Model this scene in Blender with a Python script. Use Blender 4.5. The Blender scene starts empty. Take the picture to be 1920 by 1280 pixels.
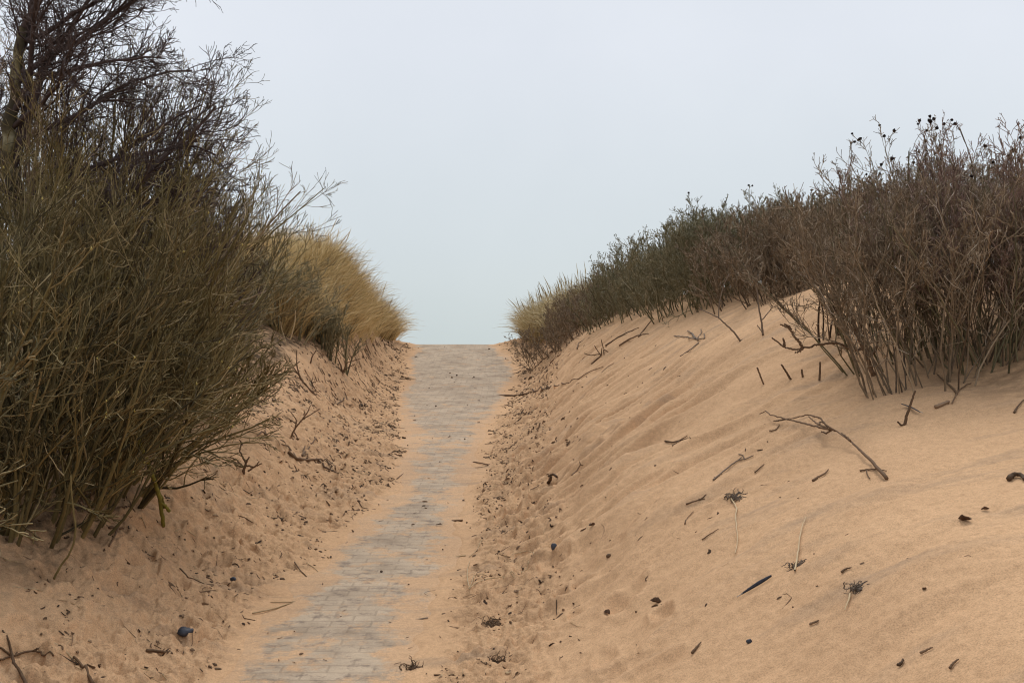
import bpy, math
import numpy as np

SC = bpy.context.scene
COL = SC.collection
F = 2133.0            # focal length in photo pixels (40 mm on a 36 mm sensor, 1920 wide)
EYE = 1.5
R = np.random.default_rng(7)

# ------------------------------------------------------------------ helpers
def tag(o, label=None, cat=None, group=None, kind=None):
    if label: o['label'] = label
    if cat: o['category'] = cat
    if group: o['group'] = group
    if kind: o['kind'] = kind
    return o

def empty(name, loc):
    o = bpy.data.objects.new(name, None)
    o.location = loc
    o.empty_display_size = 0.2
    COL.objects.link(o)
    return o

def sstep(a, b, x):
    t = np.clip((x - a) / (b - a), 0, 1)
    return t * t * (3 - 2 * t)

_perm = np.random.default_rng(11).permutation(4096)
_ang = np.random.default_rng(12).random(4096) * 2 * np.pi
_gx, _gy = np.cos(_ang), np.sin(_ang)
def perlin(x, y, seed=0):
    x = np.asarray(x, float) + seed * 37.31
    y = np.asarray(y, float) + seed * 91.17
    xi = np.floor(x).astype(np.int64); yi = np.floor(y).astype(np.int64)
    fx = x - xi; fy = y - yi
    u = fx * fx * fx * (fx * (fx * 6 - 15) + 10); v = fy * fy * fy * (fy * (fy * 6 - 15) + 10)
    def g(ix, iy, dx, dy):
        h = _perm[(_perm[ix & 4095] + iy) & 4095]
        return _gx[h] * dx + _gy[h] * dy
    a = g(xi, yi, fx, fy); b = g(xi + 1, yi, fx - 1, fy)
    c = g(xi, yi + 1, fx, fy - 1); d = g(xi + 1, yi + 1, fx - 1, fy - 1)
    return (a + u * (b - a) + v * ((c + u * (d - c)) - (a + u * (b - a)))) * 1.5
def fbm(x, y, octv=4, seed=0, gain=0.5):
    s = 0; a = 1; f = 1
    for i in range(octv):
        s = s + a * perlin(x * f, y * f, seed + i * 5); a *= gain; f *= 2.03
    return s

def mesh_np(name, verts, faces, mats, parent=None, smooth=True, attrs=None, midx=None):
    """faces: (n,k) int array (k = 3 or 4) or list of such arrays"""
    if not isinstance(faces, list): faces = [faces]
    me = bpy.data.meshes.new(name)
    nv = len(verts)
    me.vertices.add(nv); me.vertices.foreach_set('co', np.ascontiguousarray(verts, np.float32).ravel())
    nl = sum(f.size for f in faces); nf = sum(len(f) for f in faces)
    me.loops.add(nl); me.polygons.add(nf)
    me.loops.foreach_set('vertex_index', np.concatenate([f.ravel() for f in faces]).astype(np.int32))
    sizes = np.concatenate([np.full(len(f), f.shape[1]) for f in faces])
    st = np.concatenate([[0], np.cumsum(sizes)[:-1]]).astype(np.int32)
    me.polygons.foreach_set('loop_start', st)
    me.polygons.foreach_set('use_smooth', np.full(nf, smooth, bool))
    if midx is not None: me.polygons.foreach_set('material_index', np.asarray(midx, np.int32))
    for k, a in (attrs or {}).items():
        at = me.attributes.new(k, 'FLOAT', 'POINT'); at.data.foreach_set('value', np.ascontiguousarray(a, np.float32))
    for m in (mats if isinstance(mats, (list, tuple)) else [mats]): me.materials.append(m)
    me.update(calc_edges=True)
    o = bpy.data.objects.new(name, me)
    if parent is not None: o.parent = parent
    COL.objects.link(o)
    return o

# ------------------------------------------------------------------ materials
def new_mat(name):
    m = bpy.data.materials.new(name); m.use_nodes = True
    nt = m.node_tree; nt.nodes.clear()
    out = nt.nodes.new('ShaderNodeOutputMaterial'); b = nt.nodes.new('ShaderNodeBsdfPrincipled')
    b.inputs['Roughness'].default_value = 0.85
    b.inputs['Specular IOR Level'].default_value = 0.2
    nt.links.new(b.outputs[0], out.inputs[0])
    return m, nt, b
def N(nt, t, **kw):
    n = nt.nodes.new(t)
    for k, v in kw.items():
        if k in n.inputs: n.inputs[k].default_value = v
        else: setattr(n, k, v)
    return n
def ramp(nt, src, stops):
    r = nt.nodes.new('ShaderNodeValToRGB'); e = r.color_ramp.elements
    while len(e) < len(stops): e.new(0.5)
    for i, (p, c) in enumerate(stops):
        e[i].position = p; e[i].color = (*c, 1) if len(c) == 3 else c
    nt.links.new(src, r.inputs[0]); return r
def mix(nt, fac, a, b, mode='MIX'):
    m = nt.nodes.new('ShaderNodeMix'); m.data_type = 'RGBA'; m.blend_type = mode
    for i, v in ((0, fac), (6, a), (7, b)):
        if hasattr(v, 'is_linked') or hasattr(v, 'links'): nt.links.new(v, m.inputs[i])
        elif isinstance(v, (int, float)): m.inputs[i].default_value = v
        else: m.inputs[i].default_value = (*v, 1)
    return m.outputs[2]
def mth(nt, op, a, b=0.0, clamp=False):
    m = nt.nodes.new('ShaderNodeMath'); m.operation = op; m.use_clamp = clamp
    for i, v in ((0, a), (1, b)):
        if isinstance(v, (int, float)): m.inputs[i].default_value = v
        else: nt.links.new(v, m.inputs[i])
    return m.outputs[0]

def sand_color(nt, pos):
    """sand albedo socket, shared by the dunes and by the sand dusted on the path"""
    n1 = N(nt, 'ShaderNodeTexNoise', Scale=0.7, Detail=4.0); nt.links.new(pos, n1.inputs['Vector'])
    c = ramp(nt, n1.outputs[0], [(0.3, SAND_A), (0.7, SAND_B)]).outputs[0]
    # darker mineral streaks drawn out along the wind
    mp = N(nt, 'ShaderNodeMapping'); mp.inputs['Rotation'].default_value = (0, 0, -0.5); mp.inputs['Scale'].default_value = (0.7, 3.2, 1.2)
    nt.links.new(pos, mp.inputs[0])
    n2 = N(nt, 'ShaderNodeTexNoise', Scale=1.3, Detail=5.0, Roughness=0.6); nt.links.new(mp.outputs[0], n2.inputs['Vector'])
    st = ramp(nt, n2.outputs[0], [(0.53, (0, 0, 0)), (0.72, (1, 1, 1))]).outputs[0]
    st = mth(nt, 'MULTIPLY', st, 0.55)
    c = mix(nt, st, c, SAND_DARK)
    # grains
    n3 = N(nt, 'ShaderNodeTexNoise', Scale=170.0, Detail=2.0, Roughness=0.7); nt.links.new(pos, n3.inputs['Vector'])
    g = ramp(nt, n3.outputs[0], [(0.3, (0.66, 0.64, 0.62)), (0.5, (1, 1, 1)), (0.72, (1.22, 1.2, 1.18))]).outputs[0]
    c = mix(nt, 0.8, c, g, 'MULTIPLY')
    n4 = N(nt, 'ShaderNodeTexNoise', Scale=34.0, Detail=3.0, Roughness=0.6); nt.links.new(pos, n4.inputs['Vector'])
    g = ramp(nt, n4.outputs[0], [(0.3, (0.85, 0.84, 0.82)), (0.65, (1.06, 1.06, 1.06))]).outputs[0]
    return mix(nt, 0.8, c, g, 'MULTIPLY')
SAND_A, SAND_B, SAND_DARK = (0.55, 0.343, 0.193), (0.655, 0.415, 0.235), (0.31, 0.225, 0.155)

def sand_bump(nt, pos, b, s1=0.35, tr=None):
    n = N(nt, 'ShaderNodeTexNoise', Scale=24.0, Detail=6.0, Roughness=0.72); nt.links.new(pos, n.inputs['Vector'])
    bp = N(nt, 'ShaderNodeBump', Strength=s1, Distance=0.02); nt.links.new(n.outputs[0], bp.inputs['Height'])
    if tr is not None:
        n5 = N(nt, 'ShaderNodeTexNoise', Scale=13.0, Detail=6.0, Roughness=0.68, Distortion=0.5); nt.links.new(pos, n5.inputs['Vector'])
        b5 = N(nt, 'ShaderNodeBump', Distance=0.07); nt.links.new(tr, b5.inputs['Strength']); nt.links.new(n5.outputs[0], b5.inputs['Height'])
        nt.links.new(bp.outputs[0], b5.inputs['Normal']); bp = b5
    n2 = N(nt, 'ShaderNodeTexNoise', Scale=140.0, Detail=3.0, Roughness=0.7); nt.links.new(pos, n2.inputs['Vector'])
    b2 = N(nt, 'ShaderNodeBump', Strength=0.35, Distance=0.006); nt.links.new(n2.outputs[0], b2.inputs['Height'])
    nt.links.new(bp.outputs[0], b2.inputs['Normal'])
    nt.links.new(b2.outputs[0], b.inputs['Normal'])

def mat_sand():
    m, nt, b = new_mat('sand')
    geo = N(nt, 'ShaderNodeNewGeometry'); pos = geo.outputs['Position']
    c = sand_color(nt, pos)
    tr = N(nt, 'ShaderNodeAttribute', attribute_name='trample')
    # trampled ground: dark spots painted in for plant crumbs and shaded footprint dents
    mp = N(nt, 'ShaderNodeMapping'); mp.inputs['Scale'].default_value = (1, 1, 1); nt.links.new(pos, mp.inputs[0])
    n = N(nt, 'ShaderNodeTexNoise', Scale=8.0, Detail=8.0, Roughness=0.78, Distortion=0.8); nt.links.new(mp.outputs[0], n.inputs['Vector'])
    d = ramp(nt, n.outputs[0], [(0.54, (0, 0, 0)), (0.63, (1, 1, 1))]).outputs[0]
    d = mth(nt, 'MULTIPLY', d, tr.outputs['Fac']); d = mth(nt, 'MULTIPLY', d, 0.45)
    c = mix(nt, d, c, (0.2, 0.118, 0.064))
    lt = N(nt, 'ShaderNodeAttribute', attribute_name='humus')   # leaf mould under the left shrubs, fainter darkening under the right ones
    n = N(nt, 'ShaderNodeTexNoise', Scale=5.0, Detail=6.0, Roughness=0.7); nt.links.new(pos, n.inputs['Vector'])
    d = mth(nt, 'MULTIPLY', ramp(nt, n.outputs[0], [(0.35, (0, 0, 0)), (0.6, (1, 1, 1))]).outputs[0], lt.outputs['Fac'])
    c = mix(nt, d, c, (0.09, 0.06, 0.036))
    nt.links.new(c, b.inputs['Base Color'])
    b.inputs['Roughness'].default_value = 0.95; b.inputs['Specular IOR Level'].default_value = 0.1
    sand_bump(nt, pos, b, 0.35, mth(nt, 'MULTIPLY', tr.outputs['Fac'], 0.5))
    return m

def mat_path():
    m, nt, b = new_mat('path_paving')
    geo = N(nt, 'ShaderNodeNewGeometry'); pos = geo.outputs['Position']
    br = N(nt, 'ShaderNodeTexBrick', Scale=1.0); br.inputs['Mortar Size'].default_value = 0.008; br.inputs['Mortar Smooth'].default_value = 0.5
    br.inputs['Brick Width'].default_value = 0.21; br.inputs['Row Height'].default_value = 0.105
    br.inputs['Color1'].default_value = (0.44, 0.338, 0.236, 1); br.inputs['Color2'].default_value = (0.5, 0.388, 0.274, 1)
    br.inputs['Mortar'].default_value = (0.375, 0.288, 0.202, 1)
    nt.links.new(pos, br.inputs['Vector'])
    c = br.outputs['Color']
    n = N(nt, 'ShaderNodeTexNoise', Scale=2.2, Detail=7.0, Roughness=0.68); 
    mp = N(nt, 'ShaderNodeMapping'); mp.inputs['Scale'].default_value = (1.0, 1.15, 1); nt.links.new(pos, mp.inputs[0]); nt.links.new(mp.outputs[0], n.inputs['Vector'])
    c = mix(nt, 0.9, c, ramp(nt, n.outputs[0], [(0.32, (0.66, 0.63, 0.61)), (0.5, (0.97, 0.97, 0.98)), (0.66, (1.18, 1.18, 1.18))]).outputs[0], 'MULTIPLY')
    n = N(nt, 'ShaderNodeTexNoise', Scale=9.0, Detail=8.0, Roughness=0.75); nt.links.new(mp.outputs[0], n.inputs['Vector'])
    dk = ramp(nt, n.outputs[0], [(0.53, (0, 0, 0)), (0.62, (1, 1, 1))]).outputs[0]
    c = mix(nt, mth(nt, 'MULTIPLY', dk, 0.8), c, (0.22, 0.165, 0.125))
    # sand dusted over the paving: thick at the edges, patchy in the middle
    ed = N(nt, 'ShaderNodeAttribute', attribute_name='dust')
    n = N(nt, 'ShaderNodeTexNoise', Scale=3.6, Detail=10.0, Roughness=0.76); 
    mp2 = N(nt, 'ShaderNodeMapping'); mp2.inputs['Scale'].default_value = (1.0, 1.0, 1); nt.links.new(pos, mp2.inputs[0]); nt.links.new(mp2.outputs[0], n.inputs['Vector'])
    d = mth(nt, 'ADD', ed.outputs['Fac'], mth(nt, 'MULTIPLY', mth(nt, 'SUBTRACT', n.outputs[0], 0.5), 4.0))
    d = ramp(nt, d, [(0.38, (0, 0, 0)), (0.78, (1, 1, 1))]).outputs[0]
    s = sand_color(nt, pos)
    c = mix(nt, mth(nt, 'MULTIPLY', d, 0.92), c, s)
    n3 = N(nt, 'ShaderNodeTexNoise', Scale=150.0, Detail=2.0, Roughness=0.7); nt.links.new(pos, n3.inputs['Vector'])
    c = mix(nt, 0.6, c, ramp(nt, n3.outputs[0], [(0.3, (0.65, 0.65, 0.65)), (0.7, (1.25, 1.25, 1.25))]).outputs[0], 'MULTIPLY')
    nt.links.new(c, b.inputs['Base Color'])
    n = N(nt, 'ShaderNodeTexNoise', Scale=30.0, Detail=6.0, Roughness=0.7); nt.links.new(pos, n.inputs['Vector'])
    bp = N(nt, 'ShaderNodeBump', Strength=0.25, Distance=0.01); nt.links.new(n.outputs[0], bp.inputs['Height'])
    b2 = N(nt, 'ShaderNodeBump', Strength=0.1, Distance=0.003, invert=True); nt.links.new(br.outputs['Fac'], b2.inputs['Height'])
    nt.links.new(bp.outputs[0], b2.inputs['Normal']); nt.links.new(b2.outputs[0], b.inputs['Normal'])
    b.inputs['Roughness'].default_value = 0.9
    return m

def mat_bark(name, stops, rough=0.8):
    m, nt, b = new_mat(name)
    a = N(nt, 'ShaderNodeAttribute', attribute_name='tone')
    geo = N(nt, 'ShaderNodeNewGeometry')
    n = N(nt, 'ShaderNodeTexNoise', Scale=35.0, Detail=3.0); nt.links.new(geo.outputs['Position'], n.inputs['Vector'])
    f = mth(nt, 'ADD', a.outputs['Fac'], mth(nt, 'MULTIPLY', mth(nt, 'SUBTRACT', n.outputs[0], 0.5), 0.5), True)
    c = ramp(nt, f, stops).outputs[0]
    nt.links.new(c, b.inputs['Base Color']); b.inputs['Roughness'].default_value = rough
    return m

M = {}
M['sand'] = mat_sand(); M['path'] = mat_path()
M['olive'] = mat_bark('olive_bark', [(0.0, (0.06, 0.045, 0.02)), (0.45, (0.185, 0.14, 0.055)), (0.8, (0.31, 0.235, 0.105)), (1.0, (0.5, 0.4, 0.23))])
M['olive_dark'] = mat_bark('dark_olive_bark', [(0.0, (0.05, 0.04, 0.02)), (0.5, (0.15, 0.115, 0.05)), (1.0, (0.38, 0.29, 0.15))])
M['red'] = mat_bark('reddish_bark', [(0.0, (0.09, 0.055, 0.044)), (0.5, (0.25, 0.162, 0.125)), (0.85, (0.37, 0.26, 0.205)), (1.0, (0.54, 0.43, 0.35))])
M['purple'] = mat_bark('purple_brown_bark', [(0.0, (0.04, 0.028, 0.026)), (0.5, (0.085, 0.06, 0.054)), (1.0, (0.17, 0.125, 0.105))])
M['brown'] = mat_bark('brown_bark', [(0.0, (0.1, 0.07, 0.045)), (0.5, (0.26, 0.19, 0.12)), (0.85, (0.39, 0.3, 0.2)), (1.0, (0.54, 0.45, 0.35))])
M['brown_green'] = mat_bark('brown_green_bark', [(0.0, (0.085, 0.075, 0.04)), (0.5, (0.235, 0.205, 0.115)), (0.85, (0.355, 0.315, 0.2)), (1.0, (0.5, 0.44, 0.3))])
M['dead'] = mat_bark('dead_wood', [(0.0, (0.055, 0.033, 0.019)), (0.6, (0.165, 0.1, 0.056)), (1.0, (0.3, 0.2, 0.125))])
M['deadgrey'] = mat_bark('grey_dead_wood', [(0.0, (0.09, 0.067, 0.05)), (0.6, (0.22, 0.165, 0.12)), (1.0, (0.34, 0.265, 0.19))])
M['straw'] = mat_bark('straw', [(0.0, (0.33, 0.23, 0.12)), (1.0, (0.62, 0.47, 0.28))], 0.6)
M['grass'] = mat_bark('marram', [(0.0, (0.2, 0.13, 0.055)), (0.3, (0.56, 0.4, 0.18)), (0.7, (0.76, 0.57, 0.28)), (1.0, (0.86, 0.71, 0.42))], 0.6)
M['grass2'] = mat_bark('marram_greenish', [(0.0, (0.2, 0.145, 0.065)), (0.4, (0.47, 0.36, 0.175)), (1.0, (0.72, 0.58, 0.33))], 0.6)
M['lichen'] = mat_bark('lichen_bark', [(0.0, (0.05, 0.04, 0.025)), (0.55, (0.1, 0.08, 0.045)), (0.75, (0.2, 0.17, 0.09)), (1.0, (0.36, 0.33, 0.22))])
M['moss'] = mat_bark('mossy_bark', [(0.0, (0.05, 0.045, 0.02)), (0.35, (0.12, 0.105, 0.03)), (0.6, (0.24, 0.22, 0.04)), (1.0, (0.36, 0.33, 0.08))])
M['hip'] = mat_bark('dried_hip', [(0.0, (0.02, 0.013, 0.012)), (1.0, (0.06, 0.032, 0.025))])
M['bud'] = mat_bark('pale_bud', [(0.0, (0.42, 0.33, 0.1)), (1.0, (0.62, 0.55, 0.25))])
M['litter'] = mat_bark('litter', [(0.0, (0.05, 0.03, 0.017)), (0.6, (0.14, 0.083, 0.046)), (0.93, (0.26, 0.165, 0.095)), (1.0, (0.45, 0.33, 0.19))])
M['stone'] = mat_bark('dark_stone', [(0.0, (0.025, 0.027, 0.034)), (1.0, (0.075, 0.08, 0.1))], 0.5)
M['feather'] = mat_bark('black_feather', [(0.0, (0.012, 0.012, 0.016)), (1.0, (0.04, 0.04, 0.052))], 0.45)
M['quill'] = mat_bark('quill', [(0.0, (0.3, 0.25, 0.2)), (1.0, (0.5, 0.44, 0.36))], 0.5)
M['leaf'] = mat_bark('dead_leaf', [(0.0, (0.05, 0.025, 0.014)), (1.0, (0.14, 0.075, 0.04))])

# ------------------------------------------------------------------ terrain
_py = np.array([-30, 0, 5, 8, 12, 16, 20, 23, 24.5, 26, 27, 30, 36, 45, 60, 600.])
_pz = np.array([-.05, -.05, 0, .1, .26, .455, .64, 1.0, 1.22, 1.43, 1.455, 1.2, .4, -.8, -1.5, -1.5])
def _smooth_profile():
    ys = np.arange(-30, 80, 0.1); z = np.interp(ys, _py, _pz)
    k = np.exp(-0.5 * (np.arange(-12, 13) / 5.0) ** 2); k /= k.sum()
    z2 = np.convolve(np.pad(z, 12, mode='edge'), k, 'valid')
    return ys, z2
_psy, _psz = _smooth_profile()
def zpath(y): return np.interp(y, _psy, _psz)
_vy = np.array([0, 5, 6.1, 7.4, 9, 10.4, 12.3, 15, 17, 19.4, 22.2, 24.3, 26, 30, 60])
_vl = np.array([-1.2, -1.15, -1.28, -1.2, -1.10, -1.04, -1.1, -1.37, -1.62, -1.85, -1.98, -2.08, -2.22, -2.3, -2.3])
_vr = np.array([-.45, -.47, -.46, -.47, -.46, -.44, -.42, -.35, -.24, -.14, .02, -.08, -.45, -.4, -.4])
def px(px_, py_, d): return ((px_ - 960) / F * d, d, EYE - (py_ - 640) / F * d)
CTRL = [px(*c) for c in [
    (1920,1280,3.0),(1920,1100,3.6),(1920,900,4.8),(1920,715,6.6),(1720,735,6.8),(1640,700,7.6),(1540,640,8.6),(1545,533,10),
    (1400,700,8.6),(1300,800,7.9),(1400,850,6.6),(1600,850,5.8),(1663,893,5.2),(1400,1098,4.6),(1600,1100,4.1),(1500,1280,3.7),
    (1200,1280,4.2),(1100,1100,5.6),(950,1280,4.7),(900,1100,6.2),(1000,950,7.9),(1150,900,7.4),(1050,830,9.8),(950,850,11.3),
    (1200,750,10.2),(1100,740,12.5),(965,740,18),(1000,700,18.5),(1150,660,15),(1050,660,20),(1200,600,16),(1350,580,12.5),
    (1480,560,11.2),(1050,640,22),(965,652,25),(1000,632,25),
    (0,1280,4.3),(250,1280,4.6),(30,1050,5.5),(150,960,6.3),(300,850,8.2),(400,760,10.5),(450,850,9.3),(500,900,9),(350,1000,6.9),
    (600,950,8.7),(600,800,12.3),(560,660,15),(640,690,16.5),(700,700,18.5),(650,760,15),(700,668,21.5),(745,650,24.5)]]
CTRL += [(4.0,10.5,2.05),(5.5,8,1.9),(6,5,1.8),(4,13,2.3),(3,16,2.2),(2.2,19,2.1),(1.8,23,2.0),(2.5,27,2.0),(1,28,1.6),(5,20,2.3),(7,12,2.2),
    (3.2,3,1.3),(1.2,1.5,.5),(2.5,0,.9),(5,0,1.6),(3,-4,.9),
    (-3.2,6.3,.78),(-3.6,8,1.05),(-4.5,8,1.2),(-4.2,11,1.5),(-5,14,1.9),(-4,16,1.95),(-4.1,19,2.45),(-3.46,20.5,2.6),(-4.1,20,2.65),(-5,20,2.7),(-3.1,21.5,2.4),(-2.85,23,2.0),(-3.4,23,2.4),
    (-4,26,2.2),(-6,24,2.5),(-2.9,27,1.55),(-7,12,1.8),(-6,6,1.2),(-3,2,.35),(-5,0,.6),(-4,-4,.4),(0,-5,-.1)]
for yy in (0, 2.5, 5, 7, 9, 11, 13, 15, 17, 19, 21, 23, 25, 27, 30):
    for e in (_vl, _vr): CTRL.append((float(np.interp(yy, _vy, e)), yy, float(zpath(yy))))
CTRL = np.array(CTRL)
SY = 0.55
def _tps_fit(P, lam):
    n = len(P); Q = np.c_[P[:, 0], P[:, 1] * SY]
    r = np.linalg.norm(Q[:, None] - Q[None], axis=2)
    K = np.where(r > 0, r * r * np.log(r + 1e-12), 0) + lam * np.eye(n)
    T = np.c_[np.ones(n), Q]
    A = np.zeros((n + 3, n + 3)); A[:n, :n] = K; A[:n, n:] = T; A[n:, :n] = T.T
    return Q, np.linalg.solve(A, np.r_[P[:, 2], 0, 0, 0])
_Q, _W = _tps_fit(CTRL, 0.03)
def tps(x, y):
    x = np.asarray(x, float); sh = x.shape; x = x.ravel(); y = np.asarray(y, float).ravel() * SY
    out = np.empty(len(x))
    for s in range(0, len(x), 40000):
        a = x[s:s + 40000, None] - _Q[None, :, 0]; b = y[s:s + 40000, None] - _Q[None, :, 1]
        r2 = a * a + b * b
        out[s:s + 40000] = (0.5 * r2 * np.log(r2 + 1e-12)) @ _W[:len(_Q)] + _W[-3] + _W[-2] * x[s:s + 40000] + _W[-1] * y[s:s + 40000]
    return out.reshape(sh)
def sdist(x, y):
    """signed distance outside the bare strip of path (m), edge made ragged by noise"""
    l = np.interp(y, _vy, _vl); r = np.interp(y, _vy, _vr)
    n = 0.10 * fbm(x * 1.3, y * 0.8, 3, 3) + 0.05 * perlin(x * 6, y * 4, 9)
    return np.maximum(l - x, x - r) + n
def fields(x, y):
    s = sdist(x, y)
    l = np.interp(y, _vy, _vl); r = np.interp(y, _vy, _vr)
    left = x < (l + r) / 2
    far = sstep(5, 12, y)
    nn = fbm(x * 0.9, y * 0.6, 3, 21)
    wl = 0.95 + 0.35 * far + 0.5 * nn
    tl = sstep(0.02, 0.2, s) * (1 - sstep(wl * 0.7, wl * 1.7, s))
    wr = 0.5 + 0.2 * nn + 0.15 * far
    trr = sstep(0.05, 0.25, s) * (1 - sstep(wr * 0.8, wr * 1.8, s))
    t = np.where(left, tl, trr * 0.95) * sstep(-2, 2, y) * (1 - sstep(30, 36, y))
    hum = np.where(left, sstep(2.15, 2.42, -x - np.interp(y, [4, 6, 8, 12], [-.02, -.08, .2, .55])), 0) * sstep(4.5, 6, y)
    hum = np.maximum(hum, np.where(left, 0, .5 * sstep(-.1, .45, x - np.interp(y, [5, 7, 8.5, 10, 12.5, 16, 20, 22, 26], [2.9, 2.4, 2.5, 2.85, 2.4, 1.95, 1.2, 1.0, .6]))))
    return s, left, t, hum
def _dents():
    rg = np.random.default_rng(99); gx = np.arange(-5, 2.2, .02); gy = np.arange(3, 27.5, .02)
    D = np.zeros((len(gy), len(gx)), np.float32)
    X = rg.uniform(-4.6, 1.8, 9000); Y = rg.uniform(3.2, 27, 9000)
    s, left, t, hum = fields(X, Y)
    k = rg.random(9000) < t * .4 + np.where((s > .3) & (s < 1.3), .09, 0)
    for x, y in zip(X[k], Y[k]):
        sc = rg.uniform(.55, 1.15); lx, ly = .055 * sc, .11 * sc; a = rg.normal(0, .6); dp = rg.uniform(.012, .042)
        i = int((y - 3) / .02); j = int((x + 5) / .02); r = 15
        i0, i1, j0, j1 = max(i - r, 0), min(i + r, len(gy)), max(j - r, 0), min(j + r, len(gx))
        dx = gx[None, j0:j1] - x; dy = gy[i0:i1, None] - y
        u = dx * math.cos(a) + dy * math.sin(a); v = -dx * math.sin(a) + dy * math.cos(a)
        q = np.sqrt((u / lx) ** 2 + (v / ly) ** 2)
        D[i0:i1, j0:j1] += -dp * np.exp(-q ** 3) + dp * .45 * np.exp(-((q - 1.45) / .33) ** 2)
    return D
_D = None
def dents(x, y):
    global _D
    if _D is None: _D = _dents()
    fx = np.clip((x + 5) / .02, 0, _D.shape[1] - 1.001); fy = np.clip((y - 3) / .02, 0, _D.shape[0] - 1.001)
    i = fx.astype(int); j = fy.astype(int); a = fx - i; b = fy - j
    return (_D[j, i] * (1 - a) + _D[j, i + 1] * a) * (1 - b) + (_D[j + 1, i] * (1 - a) + _D[j + 1, i + 1] * a) * b
def height(x, y):
    x = np.asarray(x, float); y = np.asarray(y, float)
    s, left, t, hum = fields(x, y)
    base = tps(x, y)
    rr = np.hypot(x, y - 10)
    base = np.where(rr > 14, base + (np.clip(base, -0.5, 3.0) - base) * sstep(14, 18, rr), base)
    reg = np.where(y > 26, -1.5, 0.8) + 0.5 * perlin(x * 0.07, y * 0.07, 4)
    base = base + (reg - base) * sstep(19, 30, rr)
    zp = zpath(y)
    h = zp - 0.035 * (1 - sstep(-0.06, 0.06, s)) + 0.03 * sstep(0.0, 0.5, s)
    w = sstep(0.05, 1.25, s)
    h = h + (base - h) * w
    out = sstep(0.0, 0.3, s)
    # trampled dents
    a = perlin(x * 4.2, y * 3.0, 31); b = perlin(x * 9.5, y * 7.5, 33); c = perlin(x * 22, y * 18, 35)
    dent = -np.abs(a) * 0.035 - np.maximum(b, 0) * 0.034 + c * 0.02 + 0.012 * perlin(x * 40, y * 34, 36)
    h = h + out * (t * (dent + 0.03) + dents(x, y))
    # wind ripples running up the right-hand slope, broken into short ridges
    ca, sa = math.cos(0.42), math.sin(0.42)
    u = x * ca + y * sa; v = -x * sa + y * ca
    wob = v + 0.25 * perlin(u * 0.9, v * 0.9, 41)
    rp = 0.55 - 1.7 * np.abs(perlin(u * 0.8, wob * 3.4, 43)) + 0.5 * perlin(u * 1.6, wob * 8.0, 44)
    am = np.where(left, 0.25, 0.25 + 0.75 * sstep(4.8, 7.0, y)) * sstep(0.2, 0.7, s) * (1 - 0.75 * sstep(1.3, 2.7, s))
    h = h + am * 0.088 * rp * sstep(0, 3, y) * (1 - sstep(26, 30, y))
    h = h + sstep(0.1, 0.6, s) * (0.02 * fbm(x * 1.6, y * 1.2, 3, 51) + 0.004 * perlin(x * 14, y * 14, 55) + 0.003 * perlin(x * 27, y * 24, 57))
    # footprints on the lower left
    return h + out * sum(-0.03 * np.exp(-(((x - fx) / 0.05) ** 2 + ((y - fy) / 0.08) ** 2)) for fx, fy in FOOT)
FOOT = [(-1.98, 5.75), (-1.8, 5.72), (-1.62, 5.6), (-1.55, 5.5), (-1.9, 7.1), (-1.62, 7.3), (-2.0, 8.0)]

# lookup grid used to stand things on the ground
GX0, GX1, GY0, GY1, GS = -9.0, 9.0, 1.0, 31.0, 0.03
_gxs = np.arange(GX0, GX1, GS); _gys = np.arange(GY0, GY1, GS)
_GZ = height(*np.meshgrid(_gxs, _gys))
def H(x, y):
    fx = np.clip((np.asarray(x, float) - GX0) / GS, 0, len(_gxs) - 1.001); fy = np.clip((np.asarray(y, float) - GY0) / GS, 0, len(_gys) - 1.001)
    i = fx.astype(int); j = fy.astype(int); a = fx - i; b = fy - j
    return (_GZ[j, i] * (1 - a) + _GZ[j, i + 1] * a) * (1 - b) + (_GZ[j + 1, i] * (1 - a) + _GZ[j + 1, i + 1] * a) * b
def hit(px_, py_, lift=0.0, dmin=2.5, dmax=30):
    """point of the ground (raised by lift) seen at a pixel of the photo"""
    d = np.geomspace(dmin, dmax, 3000)
    x = (px_ - 960) / F * d; z = EYE - (py_ - 640) / F * d
    below = z < H(x, d) + np.where(lift > 0, lift, 0)
    k = int(np.argmax(below)) if below.any() else len(d) - 1
    return np.array([x[k], d[k], z[k]])

def build_ground():
    f = math.radians(31)
    ang = np.concatenate([np.linspace(-math.pi, -f, 46)[:-1], np.linspace(-f, f, 1150), np.linspace(f, math.pi, 46)[1:-1]])
    rad = np.concatenate([np.geomspace(0.4, 2.6, 14)[:-1], np.geomspace(2.6, 27.5, 900)[:-1], np.geomspace(27.5, 900, 60)])
    A, RR = np.meshgrid(ang, rad)
    x = RR * np.sin(A); y = RR * np.cos(A)
    z = height(x, y)
    s, left, t, hum = fields(x, y)
    na, nr = len(ang), len(rad)
    V = np.c_[x.ravel(), y.ravel(), z.ravel()]
    idx = np.arange(na * nr).reshape(nr, na); nxt = np.roll(idx, -1, axis=1)
    q = np.stack([idx[:-1], idx[1:], nxt[1:], nxt[:-1]], -1).reshape(-1, 4)
    c = len(V); V = np.vstack([V, [0, 0, float(height(np.array([0.]), np.array([0.]))[0])]])
    tri = np.stack([np.full(na, c), idx[0], nxt[0]], -1)
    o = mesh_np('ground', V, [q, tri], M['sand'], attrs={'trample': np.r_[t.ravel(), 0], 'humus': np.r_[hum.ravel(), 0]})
    tag(o, 'tan dune sand rising on both sides of the path', 'sand', kind='structure')
build_ground()

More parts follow.
